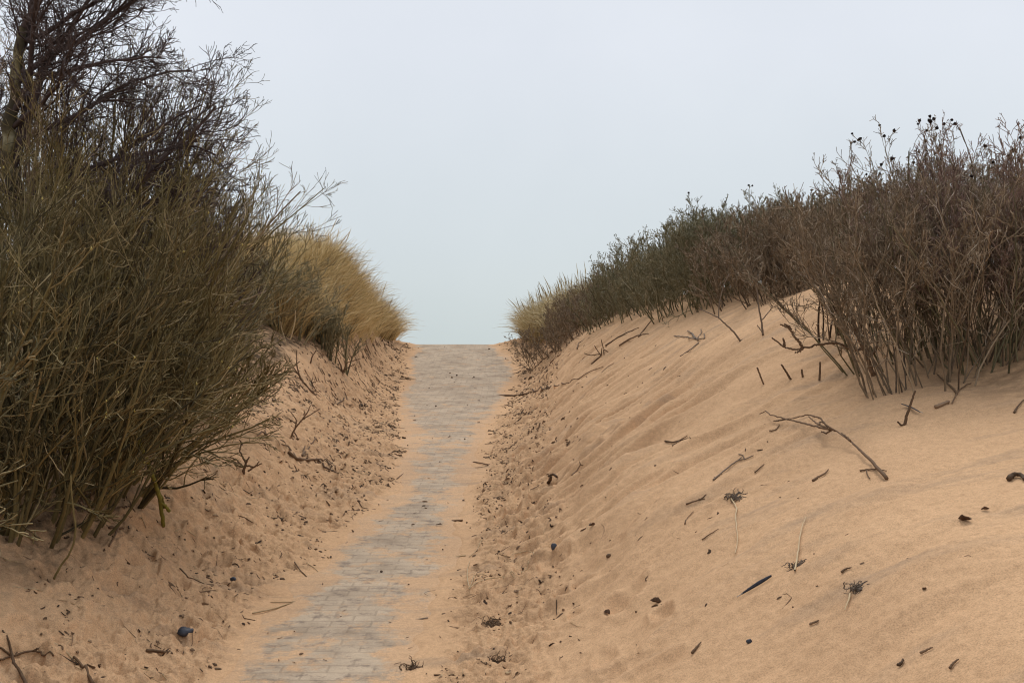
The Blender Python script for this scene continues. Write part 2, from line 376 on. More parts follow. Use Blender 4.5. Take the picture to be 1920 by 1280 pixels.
def build_path():
    ys = np.concatenate([np.linspace(-6, 4, 40)[:-1], np.geomspace(4, 34, 420)]); us = np.linspace(0, 1, 60)
    U, Y = np.meshgrid(us, ys)
    lo = -2.5 + 0 * Y; hi = 0.25 + 0 * Y
    X = lo + (hi - lo) * U
    s = sdist(X, Y)
    Z = zpath(Y) - 0.004 + 0.006 * fbm(X * 1.2, Y * 1.0, 2, 61) - 0.14 * sstep(0.06, 0.4, s)
    l = np.interp(Y, _vy, _vl); r = np.interp(Y, _vy, _vr)
    far = sstep(14, 19, Y)
    dust = 0.33 + 0.72 * sstep(-0.24 + 0.08 * far, 0.03, s) + 0.06 * sstep(9, 11, Y) * (1 - sstep(15, 18, Y)) - 0.18 * far
    nx, ny = len(us), len(ys)
    idx = np.arange(nx * ny).reshape(ny, nx)
    q = np.stack([idx[:-1, :-1], idx[:-1, 1:], idx[1:, 1:], idx[1:, :-1]], -1).reshape(-1, 4)
    o = mesh_np('path', np.c_[X.ravel(), Y.ravel(), Z.ravel()], q, M['path'], attrs={'dust': dust.ravel()})
    tag(o, 'grey block paved path half covered by drifted sand', 'path', kind='structure')
build_path()

# ------------------------------------------------------------------ tubes
def norm(v): return v / (np.linalg.norm(v, axis=-1, keepdims=True) + 1e-9)
def tubes(sets, sides=3):
    """sets: list of (P (n,k,3), R (n,k), tone (n,)) -> verts, quads, tone"""
    VV, FF, TT = [], [], []; off = 0
    for P, Rd, tone in sets:
        n, k, _ = P.shape
        if n == 0: continue
        T = np.empty_like(P); T[:, 1:-1] = P[:, 2:] - P[:, :-2]; T[:, 0] = P[:, 1] - P[:, 0]; T[:, -1] = P[:, -1] - P[:, -2]
        T = norm(T)
        ref = np.where(np.abs(T[:, :1, 2:3]) > 0.8, np.array([1., 0, 0]), np.array([0, 0, 1.]))
        A = norm(np.cross(T, ref)); B = np.cross(T, A)
        th = np.arange(sides) / sides * 2 * np.pi
        ring = (np.cos(th)[None, None, :, None] * A[:, :, None] + np.sin(th)[None, None, :, None] * B[:, :, None]) * Rd[:, :, None, None] + P[:, :, None]
        VV.append(ring.reshape(-1, 3))
        idx = np.arange(n * k * sides).reshape(n, k, sides) + off; nx = np.roll(idx, -1, axis=2)
        FF.append(np.stack([idx[:, :-1], nx[:, :-1], nx[:, 1:], idx[:, 1:]], -1).reshape(-1, 4))
        TT.append(np.repeat(tone, k * sides)); off += n * k * sides
    return np.vstack(VV), np.vstack(FF), np.concatenate(TT)

def grow(p0, d0, L, r0, r1, k, wig, trop, rng, droop=0.0):
    """polylines: start points, directions, lengths; trop (3,) is added per step, wig is the zigzag"""
    n = len(p0); P = np.empty((n, k, 3)); P[:, 0] = p0; d = norm(d0); st = (L / (k - 1))[:, None]
    for i in range(1, k):
        d = norm(d + rng.normal(0, wig, (n, 3)) + np.asarray(trop) + np.array([0, 0, -droop]) * (i / k))
        P[:, i] = P[:, i - 1] + d * st
    t = np.linspace(0, 1, k)[None]
    Rd = r0[:, None] * (1 - t) + r1[:, None] * t
    return P, Rd
def child(P, Rd, m, tmin, tmax, ang, dang, rng, tpow=1.0):
    """m children per polyline; returns start, direction, parent radius, t"""
    n, k, _ = P.shape
    pi = np.repeat(np.arange(n), m); t = tmin + (tmax - tmin) * rng.random(n * m) ** tpow
    f = t * (k - 1); i = np.minimum(f.astype(int), k - 2); a = (f - i)[:, None]
    p = P[pi, i] * (1 - a) + P[pi, i + 1] * a
    tg = norm(P[pi, i + 1] - P[pi, i])
    rnd = norm(np.cross(tg, norm(rng.normal(0, 1, tg.shape))))
    an = (ang + rng.normal(0, dang, n * m))[:, None]
    d = tg * np.cos(an) + rnd * np.sin(an)
    r = Rd[pi, i] * (1 - a[:, 0]) + Rd[pi, i + 1] * a[:, 0]
    return p, d, r, t, pi

def shrub(name, label, cat, group, X, Y, height_, seed, mat, stem_mat=None, rx=0.5, ry=0.5, n=24, lean=(0, 0), spread=0.5,
          wig=(0.12, 0.18, 0.22, 0.25), kids=(7, 6, 4), r0=0.011, tip=0.0022, trop=0.04, ang=0.6, lens=(0.45, 0.5, 0.55),
          tmin=(0.25, 0.2, 0.15), droop=0.0, hips=0, buds=0, split=True, lentight=0.25, z0=None, dang=0.22):
    rng = np.random.default_rng(seed)
    z = float(H(X, Y)) if z0 is None else z0
    root = empty(name, (X, Y, z)); tag(root, label, cat, group)
    a = rng.random(n) * 2 * np.pi; q = np.sqrt(rng.random(n))
    bx = np.cos(a) * q; by = np.sin(a) * q
    p0 = np.c_[X + bx * rx, Y + by * ry, np.zeros(n)]; p0[:, 2] = H(p0[:, 0], p0[:, 1]) - 0.05
    d0 = np.c_[bx * spread + lean[0] + rng.normal(0, .15, n), by * spread + lean[1] + rng.normal(0, .15, n), np.ones(n)]
    L = height_ * (1 - lentight + lentight * rng.random(n)) * 0.92
    rr = r0 * (0.7 + 0.6 * rng.random(n))
    K0 = 9
    P0, R0 = grow(p0, d0, L, rr, rr * 0.35, K0, wig[0], (lean[0] * .04, lean[1] * .04, trop), rng, droop)
    sets = []; prev = (P0, R0, L); allp = [P0]
    for lv in range(3):
        m = kids[lv]
        if m == 0: break
        p, d, r, t, pi = child(prev[0], prev[1], m, tmin[lv], 0.98, ang, dang, rng, 0.8)
        Lc = prev[2][pi] * lens[lv] * (1.1 - 0.65 * t) * (0.55 + 0.7 * rng.random(len(p)))
        k = (6, 5, 4)[lv]
        rs = np.maximum(r * 0.72, tip); re = np.maximum(rs * 0.45, tip)
        Pc, Rc = grow(p, d, Lc, rs, re, k, wig[lv + 1], (lean[0] * .05, lean[1] * .05, trop * 1.5), rng, droop)
        floor = H(Pc[..., 0], Pc[..., 1]) + 0.01
        Pc[..., 2] = np.maximum(Pc[..., 2], floor)
        tone = np.clip(rng.normal(0.45, 0.28, len(p)), 0, 1)
        sets.append((Pc, Rc, tone)); prev = (Pc, Rc, Lc); allp.append(Pc)
    loc = np.array([X, Y, z])
    v, f, tn = tubes(sets, 3)
    mesh_np('crown', v - loc, f, mat, root, attrs={'tone': tn})
    sm = stem_mat or mat
    tone0 = np.clip(rng.normal(0.3, 0.17, n), 0, 1)
    if split:
        for i in range(n):
            v, f, tn = tubes([(P0[i:i + 1], R0[i:i + 1], tone0[i:i + 1])], 5)
            mesh_np('stem', v - loc, f, sm, root, attrs={'tone': tn})
    else:
        v, f, tn = tubes([(P0, R0, tone0)], 4)
        o = mesh_np('stem', v - loc, f, sm, root, attrs={'tone': tn}); o['kind'] = 'stuff'
    tips = np.vstack([a[:, -1] for a in allp[1:]])
    if hips:
        top = tips[np.argsort(-tips[:, 2] + rng.normal(0, 0.04, len(tips)))][:hips * 5]
        pick = top[rng.choice(len(top), min(hips, len(top)), replace=False)]
        for pnt in pick:
            o = mesh_np('rose_hip', *ball(rng.uniform(0.008, 0.013), rng), M['hip'], root)
            o.location = pnt - loc; o.rotation_euler = rng.random(3) * 3
    if buds:
        cand = np.vstack([a.reshape(-1, 3) for a in allp[2:3]]) if len(allp) > 2 else tips
        pk = cand[rng.choice(len(cand), buds, replace=False)]
        bv, bf = [], []; o_ = 0
        for pnt in pk:
            s_ = rng.uniform(0.004, 0.008)
            vv = np.array([[0, 0, -1.3], [1, 0, 0], [0, 1, 0], [-1, 0, 0], [0, -1, 0], [0, 0, 1.6]]) * s_ + pnt - loc
            bv.append(vv); bf.append(np.array([[0, 2, 1], [0, 3, 2], [0, 4, 3], [0, 1, 4], [5, 1, 2], [5, 2, 3], [5, 3, 4], [5, 4, 1]]) + o_); o_ += 6
        o = mesh_np('bud', np.vstack(bv), np.vstack(bf), M['bud'], root); o['kind'] = 'stuff'
    return root

def ball(r, rng, seg=8, rings=6, squash=1.0, rough=0.18):
    th = np.arange(seg) / seg * 2 * np.pi; ph = np.linspace(0, np.pi, rings + 1)[1:-1]
    v = [[0, 0, r * squash]]
    for p in ph: v += [[r * math.sin(p) * math.cos(t), r * math.sin(p) * math.sin(t), r * squash * math.cos(p)] for t in th]
    v.append([0, 0, -r * squash]); v = np.array(v) * (1 + rng.normal(0, rough, (len(v), 1)))
    tri = [[0, 1 + i, 1 + (i + 1) % seg] for i in range(seg)]; last = len(v) - 1; b = 1 + (rings - 2) * seg
    tri += [[last, b + (i + 1) % seg, b + i] for i in range(seg)]
    q = [[1 + j * seg + i, 1 + (j + 1) * seg + i, 1 + (j + 1) * seg + (i + 1) % seg, 1 + j * seg + (i + 1) % seg] for j in range(rings - 2) for i in range(seg)]
    return v, [np.array(tri), np.array(q)]
def wx(px_, d): return (px_ - 960) / F * d

#==SHRUBS==
# ------------------------------------------------------------------ shrubs: right bank
GR = 'rose thicket along the right dune crest'
bank = [  # px, depth, top row in the photo, label
    (1085, 21.8, 525, 'low brown shrub at the path end of the right thicket beside the marram grass'),
    (1140, 20.0, 505, 'second shrub from the grass end of the right dune thicket'),
    (1200, 18.2, 458, 'third shrub from the grass end of the right dune thicket, on the sloping skyline'),
    (1262, 16.6, 415, 'fourth shrub from the grass end of the right thicket, halfway up its sloping skyline'),
    (1325, 15.0, 372, 'greenish brown shrub where the right thicket stops climbing and levels off'),
    (1392, 13.7, 350, 'dense brown shrub behind the bare sand with the thin upright stick'),
    (1458, 12.5, 345, 'dense brown shrub on the crest above the dark hanging twigs'),
    (1525, 11.4, 330, 'brown shrub with dark seed heads just left of the five bare upright stems'),
]
row2 = [(1120, 23.4, 512, 'hidden low shrub behind the path end of the right thicket'),
    (1190, 21.2, 465, 'shrub in the back row where the right thicket skyline is lowest'),
    (1265, 19.2, 415, 'back row shrub on the middle of the right thicket sloping skyline'),
    (1345, 17.2, 362, 'back row shrub at the shoulder of the right thicket skyline'),
    (1430, 15.4, 338, 'back row shrub on the level part of the right thicket skyline'),
    (1520, 13.6, 325, 'back row shrub with dark heads left of the tall front rose bush'),
    (1605, 12.0, 305, 'back row shrub half hidden by the tall front rose bush'),
    (1690, 10.9, 285, 'shrub behind the left half of the tall front rose bush')]
sd = 100
for i, (p, d, top, lab) in enumerate(bank + row2):
    x = wx(p, d); z = float(H(x, d)); h = EYE + (640 - top) / F * d - z
    front = i < len(bank)
    shrub('rose_shrub', lab, 'shrub', GR, x, d, max(h, 0.45) * (.93 if p > 1440 else 1), sd + i, M['brown_green' if i % 8 in (2, 3, 4, 5) else 'brown'], None,
          rx=0.42 + 0.022 * d, ry=0.6, n=52 if front else 34, lean=(-0.1, -0.03), spread=0.5,
          wig=(0.14, 0.2, 0.24, 0.26), kids=(10, 6, 3), r0=0.0075, tip=0.0026, trop=0.07, ang=0.6, lens=(0.42, 0.5, 0.6),
          tmin=(0.02, 0.1, 0.15), hips=7 if d < 15 else 0, split=True)
# ------------------------------------------------------------------ shrubs: tall rose bush at right front
GF = 'tall rose bushes at the right edge'
front = [
    (1688, 7.8, 330, (-0.14, -0.03), 14, 'leaning outer rose bush whose stems arch left over the bare sand'),
    (1725, 7.0, 285, (-0.14, 0.0), 18, 'rose bush rooted lowest on the sand slope, above the black feather'),
    (1775, 7.7, 235, (-0.04, 0.0), 20, 'tall rose bush with many black hips against the sky'),
    (1838, 7.4, 205, (0.0, 0.0), 22, 'tallest rose bush, carrying the highest cluster of black hips'),
    (1895, 7.2, 235, (0.02, 0.0), 22, 'rose bush by the right picture edge with a row of black hips'),
    (1960, 7.6, 225, (0.05, 0.0), 18, 'rose bush cut off by the right picture edge'),
    (1790, 9.2, 255, (-0.05, 0.0), 18, 'rose bush standing behind the tallest one on the ridge'),
    (1905, 9.4, 245, (0.0, 0.0), 18, 'rose bush on the ridge behind the right edge bushes')]
for i, (p, d, top, ln, n, lab) in enumerate(front):
    x = wx(p, d); z = float(H(x, d)); h = EYE + (640 - top) / F * d - z
    shrub('rose_bush', lab, 'shrub', GF, x, d, h * (1.06, 1.05, 1.08, 1.06, .98, .92, .98, .92)[i], 200 + i, M['red' if i in (3, 5) else 'brown'], M['brown'] if i % 2 else M['brown_green'],
          rx=0.36, ry=0.34, n=int(n * 2.0), lean=ln, spread=0.42, wig=(0.14, 0.22, 0.27, 0.3), kids=(9, 5, 3), r0=0.0062, tip=0.0018, trop=0.085, dang=.3,
          ang=0.52, lens=(0.36, 0.52, 0.65), tmin=(0.2, 0.12, 0.12), hips=(0, 4, 12, 18, 14, 4, 4, 6)[i])
# five bare stems standing alone
b5 = hit(1556, 632)
shrub('young_rose', 'group of bare upright stems standing alone on the sand left of the tall rose bush', 'shrub', None, b5[0], b5[1], 0.75, 260, M['dead'],
      rx=0.09, ry=0.08, n=7, lean=(0.05, 0), spread=0.25, kids=(4, 3, 0), r0=0.0085, tip=0.0025, trop=0.06, ang=0.5, lens=(0.4, 0.5, 0.5), tmin=(0.4, 0.2, 0.2))
b6 = hit(1612, 640)
shrub('young_rose', 'second group of bare stems between the lone stems and the tall rose bush', 'shrub', None, b6[0] + .05, b6[1] + .2, 0.95, 261, M['dead'],
      rx=0.12, ry=0.1, n=9, lean=(0.0, 0), spread=0.3, kids=(5, 4, 2), r0=0.0085, tip=0.0025, trop=0.06, ang=0.5, lens=(0.4, 0.5, 0.5), tmin=(0.4, 0.2, 0.2))

# ------------------------------------------------------------------ shrubs: left
GL = 'tangled bare shrubs on the left bank'
left = [ # px, depth, height, lean, n, rx, mat, spread, label
    (15, 5.7, 0.75, (0.1, -0.1), 24, 0.25, 'olive_dark', .6, 'low dark twiggy shrub spreading over leaf mould in the left corner of the thicket'),
    (-60, 6.0, 1.9, (0.2, 0.0), 30, 0.45, 'olive_dark', .5, 'dark green stemmed shrub cut off by the left picture edge'),
    (70, 6.2, 1.5, (0.3, -0.02), 34, 0.34, 'olive', .5, 'olive shrub nearest the camera with thin twigs over the dark leaf mould'),
    (125, 7.2, 2.15, (0.32, 0.0), 38, 0.4, 'olive', .45, 'tall olive shrub with pale yellow buds in front of the tree'),
    (200, 6.9, 1.25, (0.4, -0.05), 24, 0.18, 'olive', .4, 'fan of thick green stems rising from one foot beside the mossy leaning branch'),
    (60, 8.4, 2.7, (0.14, 0.0), 34, 0.5, 'brown', .35, 'tall dark shrub against the foot of the tree'),
    (165, 8.8, 2.75, (0.12, 0.05), 36, 0.5, 'olive_dark', .25, 'tallest olive shrub, its twig tips reaching the open sky below the tree branches'),
    (215, 9.9, 2.5, (0.08, 0.0), 26, 0.45, 'olive_dark', .2, 'tall upright shrub at the right shoulder of the left thicket'),
    (228, 8.6, 1.5, (0.28, -0.05), 36, 0.36, 'olive', .5, 'olive shrub whose twigs arch down over the bare sand'),
    (280, 10.4, 1.95, (0.2, 0.0), 32, 0.45, 'brown_green', .3, 'leaning shrub in the middle of the left thicket'),
    (330, 9.4, 1.95, (0.36, 0.0), 4, 0.08, 'purple', .1, 'few long bare shoots leaning out of the left thicket against the open sky'),
    (355, 10.2, 0.85, (0.35, -0.15), 26, 0.35, 'olive', .8, 'low sprawling shrub with long bare twigs lying out over the sand bank'),
    (345, 12.6, 1.15, (0.12, 0.0), 34, 0.45, 'olive_dark', .3, 'shrub whose twigs cross in front of the golden grass'),
    (405, 14.0, .9, (0.1, -0.05), 32, 0.45, 'brown_green', .35, 'low brown shrub between the left thicket and the grass mound'),
    (515, 16.0, 1.0, (0.05, 0), 40, 0.55, 'brown_green', .3, 'dark bush with dry heads in front of the golden grass'),
    (600, 17.0, .85, (0.0, 0), 30, 0.4, 'brown_green', .3, 'bush at the foot of the grass mound nearest the path'),
]
for i, (p, d, h, ln, n, rx, mt, spd, lab) in enumerate(left):
    x = wx(p, d)
    big = i < 12
    shrub('bare_shrub', lab, 'shrub', GL, x, d, h * 1.06, 300 + i, M[mt], M['olive'] if mt.startswith('olive') else None,
          rx=rx, ry=0.45, n=n, lean=ln, spread=spd, wig=(0.085, 0.12, 0.15, 0.18), kids=(8, 5, 3), r0=0.0125, tip=0.0018 if d < 9 else 0.0023, trop=0.04, dang=.27,
          ang=0.4 if h > 2.2 else 0.5, lens=(0.42, 0.5, 0.7) if h > 2.2 else (0.52, 0.55, 0.65), tmin=(0.1, 0.12, 0.1), droop=(0.0, .06, .03)[i % 3] if big and h < 1.9 else 0.0, buds=150 if i in (2, 3, 5, 8) else 0,
          hips=6 if i in (6, 11, 13) else 0)

for i, (x, y, h, lab) in enumerate(((-2.9, 4.3, 1.5, 'unseen shrub added just outside the left picture edge to shade the sand'), (-2.8, 2.9, 1.6, 'unseen shrub added beside the left foreground to shade it'), (-3.0, 1.4, 1.8, 'unseen shade shrub added on the left beside the viewer'))):
    shrub('bare_shrub' if x < 0 else 'rose_bush', lab, 'shrub', GL if x < 0 else GF, x, y, h, 340 + i, M['olive_dark' if x < 0 else 'brown'], None, rx=.5, ry=.6, n=34, lean=(0, 0), spread=.3, kids=(8, 6, 3), r0=.0105, tip=.003, ang=.5, split=False)  # unseen shrubs, added to block sky and shade the lower left sand

def tree():
    rng = np.random.default_rng(500)
    d = 7.9; X = wx(38, d); z = float(H(X, d)); loc = np.array([X, d, z])
    root = empty('tree', tuple(loc)); tag(root, 'leaning tree with a pale lichened trunk and purple brown twigs reaching over the left thicket', 'tree')
    tp = np.array([[X + .12, d, z - .1], [X + .14, d, z + .5], [X + .10, d, z + .95], [X + .02, d + .02, z + 1.35], [X - .06, d, z + 1.7], [X - .05, d, z + 2.2], [X + .02, d, z + 2.7]])
    tr = np.array([.085, .075, .068, .06, .05, .04, .03])
    t = np.linspace(0, 1, 40); k = np.linspace(0, 1, 7)
    P = np.stack([np.interp(t, k, tp[:, i]) for i in range(3)], -1)[None]; P[..., :2] += 0.012 * rng.normal(0, 1, P[..., :2].shape)
    v, f, tn = tubes([(P, np.interp(t, k, tr)[None], np.array([0.55]))], 14)
    nv = 1 + 0.08 * perlin(v[:, 0] * 9 + v[:, 2] * 2, v[:, 2] * 7, 3)
    tn = np.clip(0.5 + 0.75 * fbm(v[:, 0] * 5 + v[:, 1] * 4, v[:, 2] * 6, 3, 71), 0, 1)
    mesh_np('trunk', v - loc, f, M['lichen'], root, attrs={'tone': tn})
    lims = [(1.2, (1.0, -.1, .75), 2.3, .035), (1.5, (.9, .2, .5), 2.1, .03), (1.7, (.75, -.1, 1.1), 2.4, .04), (1.9, (1.0, .1, .45), 2.1, .03), (2.1, (.5, -.2, 1.0), 2.0, .032),
            (2.3, (.9, -.1, .7), 2.1, .03), (2.5, (.35, .1, 1.2), 1.8, .03), (2.7, (.7, 0, .8), 2.0, .03), (1.6, (-.7, 0, .8), 1.6, .03), (2.2, (-.5, .3, 1.0), 1.6, .03), (2.0, (.8, -.35, .35), 1.9, .026), (2.6, (1.0, .1, .35), 1.9, .026),
            (1.4, (1.0, .3, .35), 1.9, .026), (2.4, (1.0, -.2, .15), 1.9, .024), (1.0, (.9, -.2, .7), 2.0, .026), (1.2, (.6, .2, 1.0), 2.2, .026), (.9, (1.0, .2, .45), 1.9, .024), (1.8, (.4, -.3, 1.1), 2.0, .026), (1.3, (-.3, -.1, 1.1), 2.0, .026)]
    p0 = np.array([[np.interp(l[0], tp[:, 2] - z, tp[:, 0]), d, z + l[0]] for l in lims]); d0 = np.array([l[1] for l in lims])
    L = np.array([l[2] for l in lims]) * .72; r = np.array([l[3] for l in lims]) * .72
    P0, R0 = grow(p0, d0, L, r, r * .3, 10, .15, (.02, 0, .0), rng)
    for i in range(len(lims)):
        v, f, tn = tubes([(P0[i:i + 1], R0[i:i + 1], np.array([rng.uniform(.3, .6)]))], 6)
        mesh_np('limb', v - loc, f, M['purple'], root, attrs={'tone': tn})
    sets = []; prev = (P0, R0, L)
    for lv, (m, tm, ln, k, wg) in enumerate([(15, .1, .45, 7, .17), (8, .12, .5, 6, .2), (5, .1, .6, 5, .22)]):
        p, dd, rr, t, pi = child(prev[0], prev[1], m, tm, .99, .62, .2, rng, .8)
        Lc = prev[2][pi] * ln * (1.1 - .6 * t) * (.55 + .75 * rng.random(len(p)))
        rs = np.maximum(np.minimum(rr * .6, .009), .002); Pc, Rc = grow(p, dd, Lc, rs, np.maximum(rs * .4, .0018), k, wg, (.03, 0, .02), rng)
        sets.append((Pc, Rc, np.clip(rng.normal(.45, .2, len(p)), 0, 1))); prev = (Pc, Rc, Lc)
    v, f, tn = tubes(sets, 3)
    mesh_np('crown', v - loc, f, M['purple'], root, attrs={'tone': tn})
tree()

# ------------------------------------------------------------------ marram grass
def grass(name, label, pts, rng, mat, nblade, hmin, hmax, wind, spread=0.55, wdt=0.0028):
    """pts: tussock centres (n,2)"""
    n = len(pts)
    pi = np.repeat(np.arange(n), nblade); m = len(pi)
    hh = (hmin + (hmax - hmin) * rng.random(n))[pi] * (0.55 + 0.5 * rng.random(m))
    a = rng.random(m) * 2 * np.pi; q = rng.random(m)
    bx = pts[pi, 0] + np.cos(a) * q * .12; by = pts[pi, 1] + np.sin(a) * q * .12
    p0 = np.c_[bx, by, H(bx, by) - .02]
    d0 = np.c_[np.cos(a) * q * spread + wind[0], np.sin(a) * q * spread + wind[1], np.ones(m)]
    P = np.empty((m, 6, 3)); P[:, 0] = p0; d = norm(d0 + rng.normal(0, .12, (m, 3))); bend = norm(np.c_[np.cos(a) + wind[0] * 3, np.sin(a) + wind[1] * 3, -0.9 * np.ones(m)]) * (0.06 + 0.4 * rng.random((m, 1)) ** 1.3)
    for i in range(1, 6):
        P[:, i] = P[:, i - 1] + d * (hh / 5)[:, None]; d = norm(d + bend * (0.35 + i * .25))
    P[..., 2] = np.maximum(P[..., 2], H(P[..., 0], P[..., 1]) + .004)
    w = wdt * (.7 + .6 * rng.random(m))
    Rd = w[:, None] * np.array([.8, 1, 1, .85, .6, .15])[None]
    patch = 0.5 + .5 * fbm(pts[pi, 0] * .9, pts[pi, 1] * .9, 2, 81)
    v, f, tn = tubes([(P, Rd, np.clip(patch * .5 + .25 + rng.normal(0, .2, n)[pi] + rng.normal(0, .17, m), 0, 1))], 3)
    # flowering culms with narrow seed heads
    c = pts[rng.choice(n, min(n, 120), replace=False)]; q = len(c)
    p0 = np.c_[c, H(c[:, 0], c[:, 1])]; d0 = np.c_[rng.normal(wind[0], .14, q), rng.normal(wind[1], .14, q), np.ones(q)]
    Pc, _ = grow(p0, d0, hmax * rng.uniform(.8, 1.15, q), np.ones(q), np.ones(q), 7, .05, (wind[0] * .4, 0, 0), rng)
    v2, f2, t2 = tubes([(Pc, np.tile(wdt * np.array([.6, .6, .55, .5, .5, 2.2, .4]), (q, 1)), np.clip(rng.normal(.3, .15, q), 0, 1))], 4)
    f = [f, f2 + len(v)]; v = np.vstack([v, v2]); tn = np.concatenate([tn, t2])
    o = mesh_np(name, v, f, mat, attrs={'tone': tn})
    tag(o, label, 'grass', kind='stuff')
rng = np.random.default_rng(600)
def scatter(n, x0, x1, y0, y1, test):
    x = rng.uniform(x0, x1, n); y = rng.uniform(y0, y1, n); k = test(x, y); return np.c_[x[k], y[k]]
edge = lambda y: np.interp(y, [14, 15.5, 17.5, 19, 21.5, 24.5, 26, 28], [-3.2, -3.05, -2.85, -2.82, -2.85, -2.78, -2.8, -2.9])
gl = scatter(1900, -7.5, -2.3, 15.5, 28, lambda x, y: (x < edge(y) - 0.02) & (x > -6.8 - 0 * y))
grass('marram_grass', 'golden marram grass covering the dune left of the path', gl, rng, M['grass'], 52, .5, 1.1, (.08, -.03), .6, .0038)
gr_ = scatter(700, -0.2, 3.2, 22.3, 28, lambda x, y: x > np.interp(y, [22, 23.5, 24.5, 26, 28], [1.15, .85, .55, .35, .4]))
grass('marram_grass', 'pale tuft of marram grass at the path end of the right dune', gr_, rng, M['grass2'], 60, .5, 1.1, (-.06, -.04), .55, .0042)
#==LITTER==
# ------------------------------------------------------------------ sticks, stalks, stones lying about
def zA(q): return (q[0] / 2.977 + 1280, q[1] / 2.977 + 500)     # enlargements of the photo -> photo pixels
def zB(q): return (q[0] / 2.977 + 1280, q[1] / 2.977 + 850)
def zC(q): return (q[0] / 3.556 + 860, q[1] / 3.556 + 600)
def zD(q): return (q[0] / 2.977 + 440, q[1] / 2.977 + 850)
def zE(q): return (q[0] / 2.977, q[1] / 2.977 + 850)
def zF(q): return (q[0] / 3.84 + 400, q[1] / 3.84 + 560)
def zG(q): return (q[0] / 3.556 + 860, q[1] / 3.556 + 920)
def zI(q): return q
def resample(pts, k=14, rng=R, jit=0.0):
    pts = np.asarray(pts, float); s = np.r_[0, np.cumsum(np.linalg.norm(np.diff(pts, axis=0), axis=1))]
    u = np.linspace(0, s[-1], k); o = np.stack([np.interp(u, s, pts[:, i]) for i in range(3)], -1)
    o[1:-1] += rng.normal(0, jit, (k - 2, 3)); return o
def stick(name, label, cat, conv, lines, r0, r1=None, mat='dead', lift=None, stand=None, group=None, tone=0.5):
    """lines: polylines in an enlargement's pixels. lying: every point rests on the ground; stand: points keep the depth of the pixel `stand`"""
    rng = np.random.default_rng(abs(hash(label)) % 1000 if False else len(label) * 13 + len(lines))
    r1 = r1 or r0 * .45
    sets = []; allp = []
    base = hit(*conv(stand)) if stand is not None else None
    for j, ln in enumerate(lines):
        pts = []
        for i, q in enumerate(ln):
            p = conv(q[:2])
            if base is not None:
                d = base[1] + (q[2] if len(q) > 2 else 0)
                pts.append([(p[0] - 960) / F * d, d, EYE - (p[1] - 640) / F * d])
            else:
                lf = q[2] if len(q) > 2 else 0.0
                h = hit(p[0], p[1], lf + r0 * .8 + .004); pts.append(h)
        k = max(6, 5 * len(pts)); P = resample(pts, k, rng, r0 * .12)
        if base is None: P[:, 2] = np.maximum(P[:, 2], H(P[:, 0], P[:, 1]) + r1 * .7 + .003)
        a = r0 if j == 0 else r0 * .6
        sets.append((P[None], np.linspace(a, r1, k)[None], np.array([np.clip(tone + rng.normal(0, .1), 0, 1)]))); allp.append(P)
    loc = allp[0][0].copy()
    V, Fc, T = [], [], []; off = 0
    for s in sets:
        v, f, tn = tubes([s], 6)
        n = s[0].shape[1]
        V.append(v); Fc.append(f + off); T.append(tn); off += len(v)
    caps = []
    o_ = 0
    for s in sets:
        n = s[0].shape[1]; caps.append([o_ + i for i in range(6)][::-1]); caps.append([o_ + (n - 1) * 6 + i for i in range(6)]); o_ += n * 6
    o = mesh_np(name, np.vstack(V) - loc, [np.vstack(Fc), np.array(caps)], M[mat], attrs={'tone': np.concatenate(T)})
    o.location = loc; tag(o, label, cat, group); return o

stick('fallen_branch', 'long forked dead branch lying across the right dune slope', 'branch', zA,
      [[(1138, 1180, .0), (1060, 1090, .02), (940, 975, .04), (860, 918, .06), (820, 908, .07)],
       [(820, 908, .07), (770, 898, .07), (690, 876, .06), (570, 848, .04), (490, 825, .03), (462, 804, .03), (430, 820, .01)],
       [(850, 915, .07), (800, 882, .08), (770, 845, .08), (720, 830, .07), (690, 826, .07), (630, 842, .05), (575, 850, .04)],
       [(810, 898, .07), (760, 880, .07), (725, 858, .06), (702, 835, .05)], [(765, 882, .07), (762, 865, .07), (790, 872, .07)],
       [(575, 850, .04), (540, 858, .03), (508, 860, .0)], [(830, 915, .06), (800, 930, .04), (775, 918, .02)], [(935, 970, .05), (905, 940, .06), (885, 930, .05)]], .0095, .003)
stick('twig', 'forked twig under the butt of the long dead branch', 'twig', zA, [[(988, 1138), (1030, 1130), (1090, 1130), (1138, 1138)], [(1025, 1135), (1030, 1160), (1045, 1182)]], .005)
stick('twig', 'small curved twig left of the long dead branch', 'twig', zA, [[(484, 915), (515, 912), (530, 898), (540, 880)]], .0045)
for q, lb in (([(415, 562), (430, 600), (455, 655)], 'leftmost of the stubs poking out of the sand, thin and leaning'), ([(550, 545), (580, 590), (608, 628)], 'thickest leaning stub poking out of the right dune sand'),
              ([(663, 572), (666, 590), (672, 615)], 'shortest stub poking out of the right dune sand'), ([(768, 530), (766, 580), (762, 635)], 'upright stub poking out of the sand, rightmost of its row')):
    q = [q[0], q[1], (q[2][0] + .03 * (q[2][0] - q[1][0]), q[2][1] + 12)]
    stick('stub', lb, 'stick', zA, [q[::-1]], .0085 if 'thin' not in lb else .006, .0065, stand=(q[2][0], q[2][1] - 12), group='stubs on the right dune')
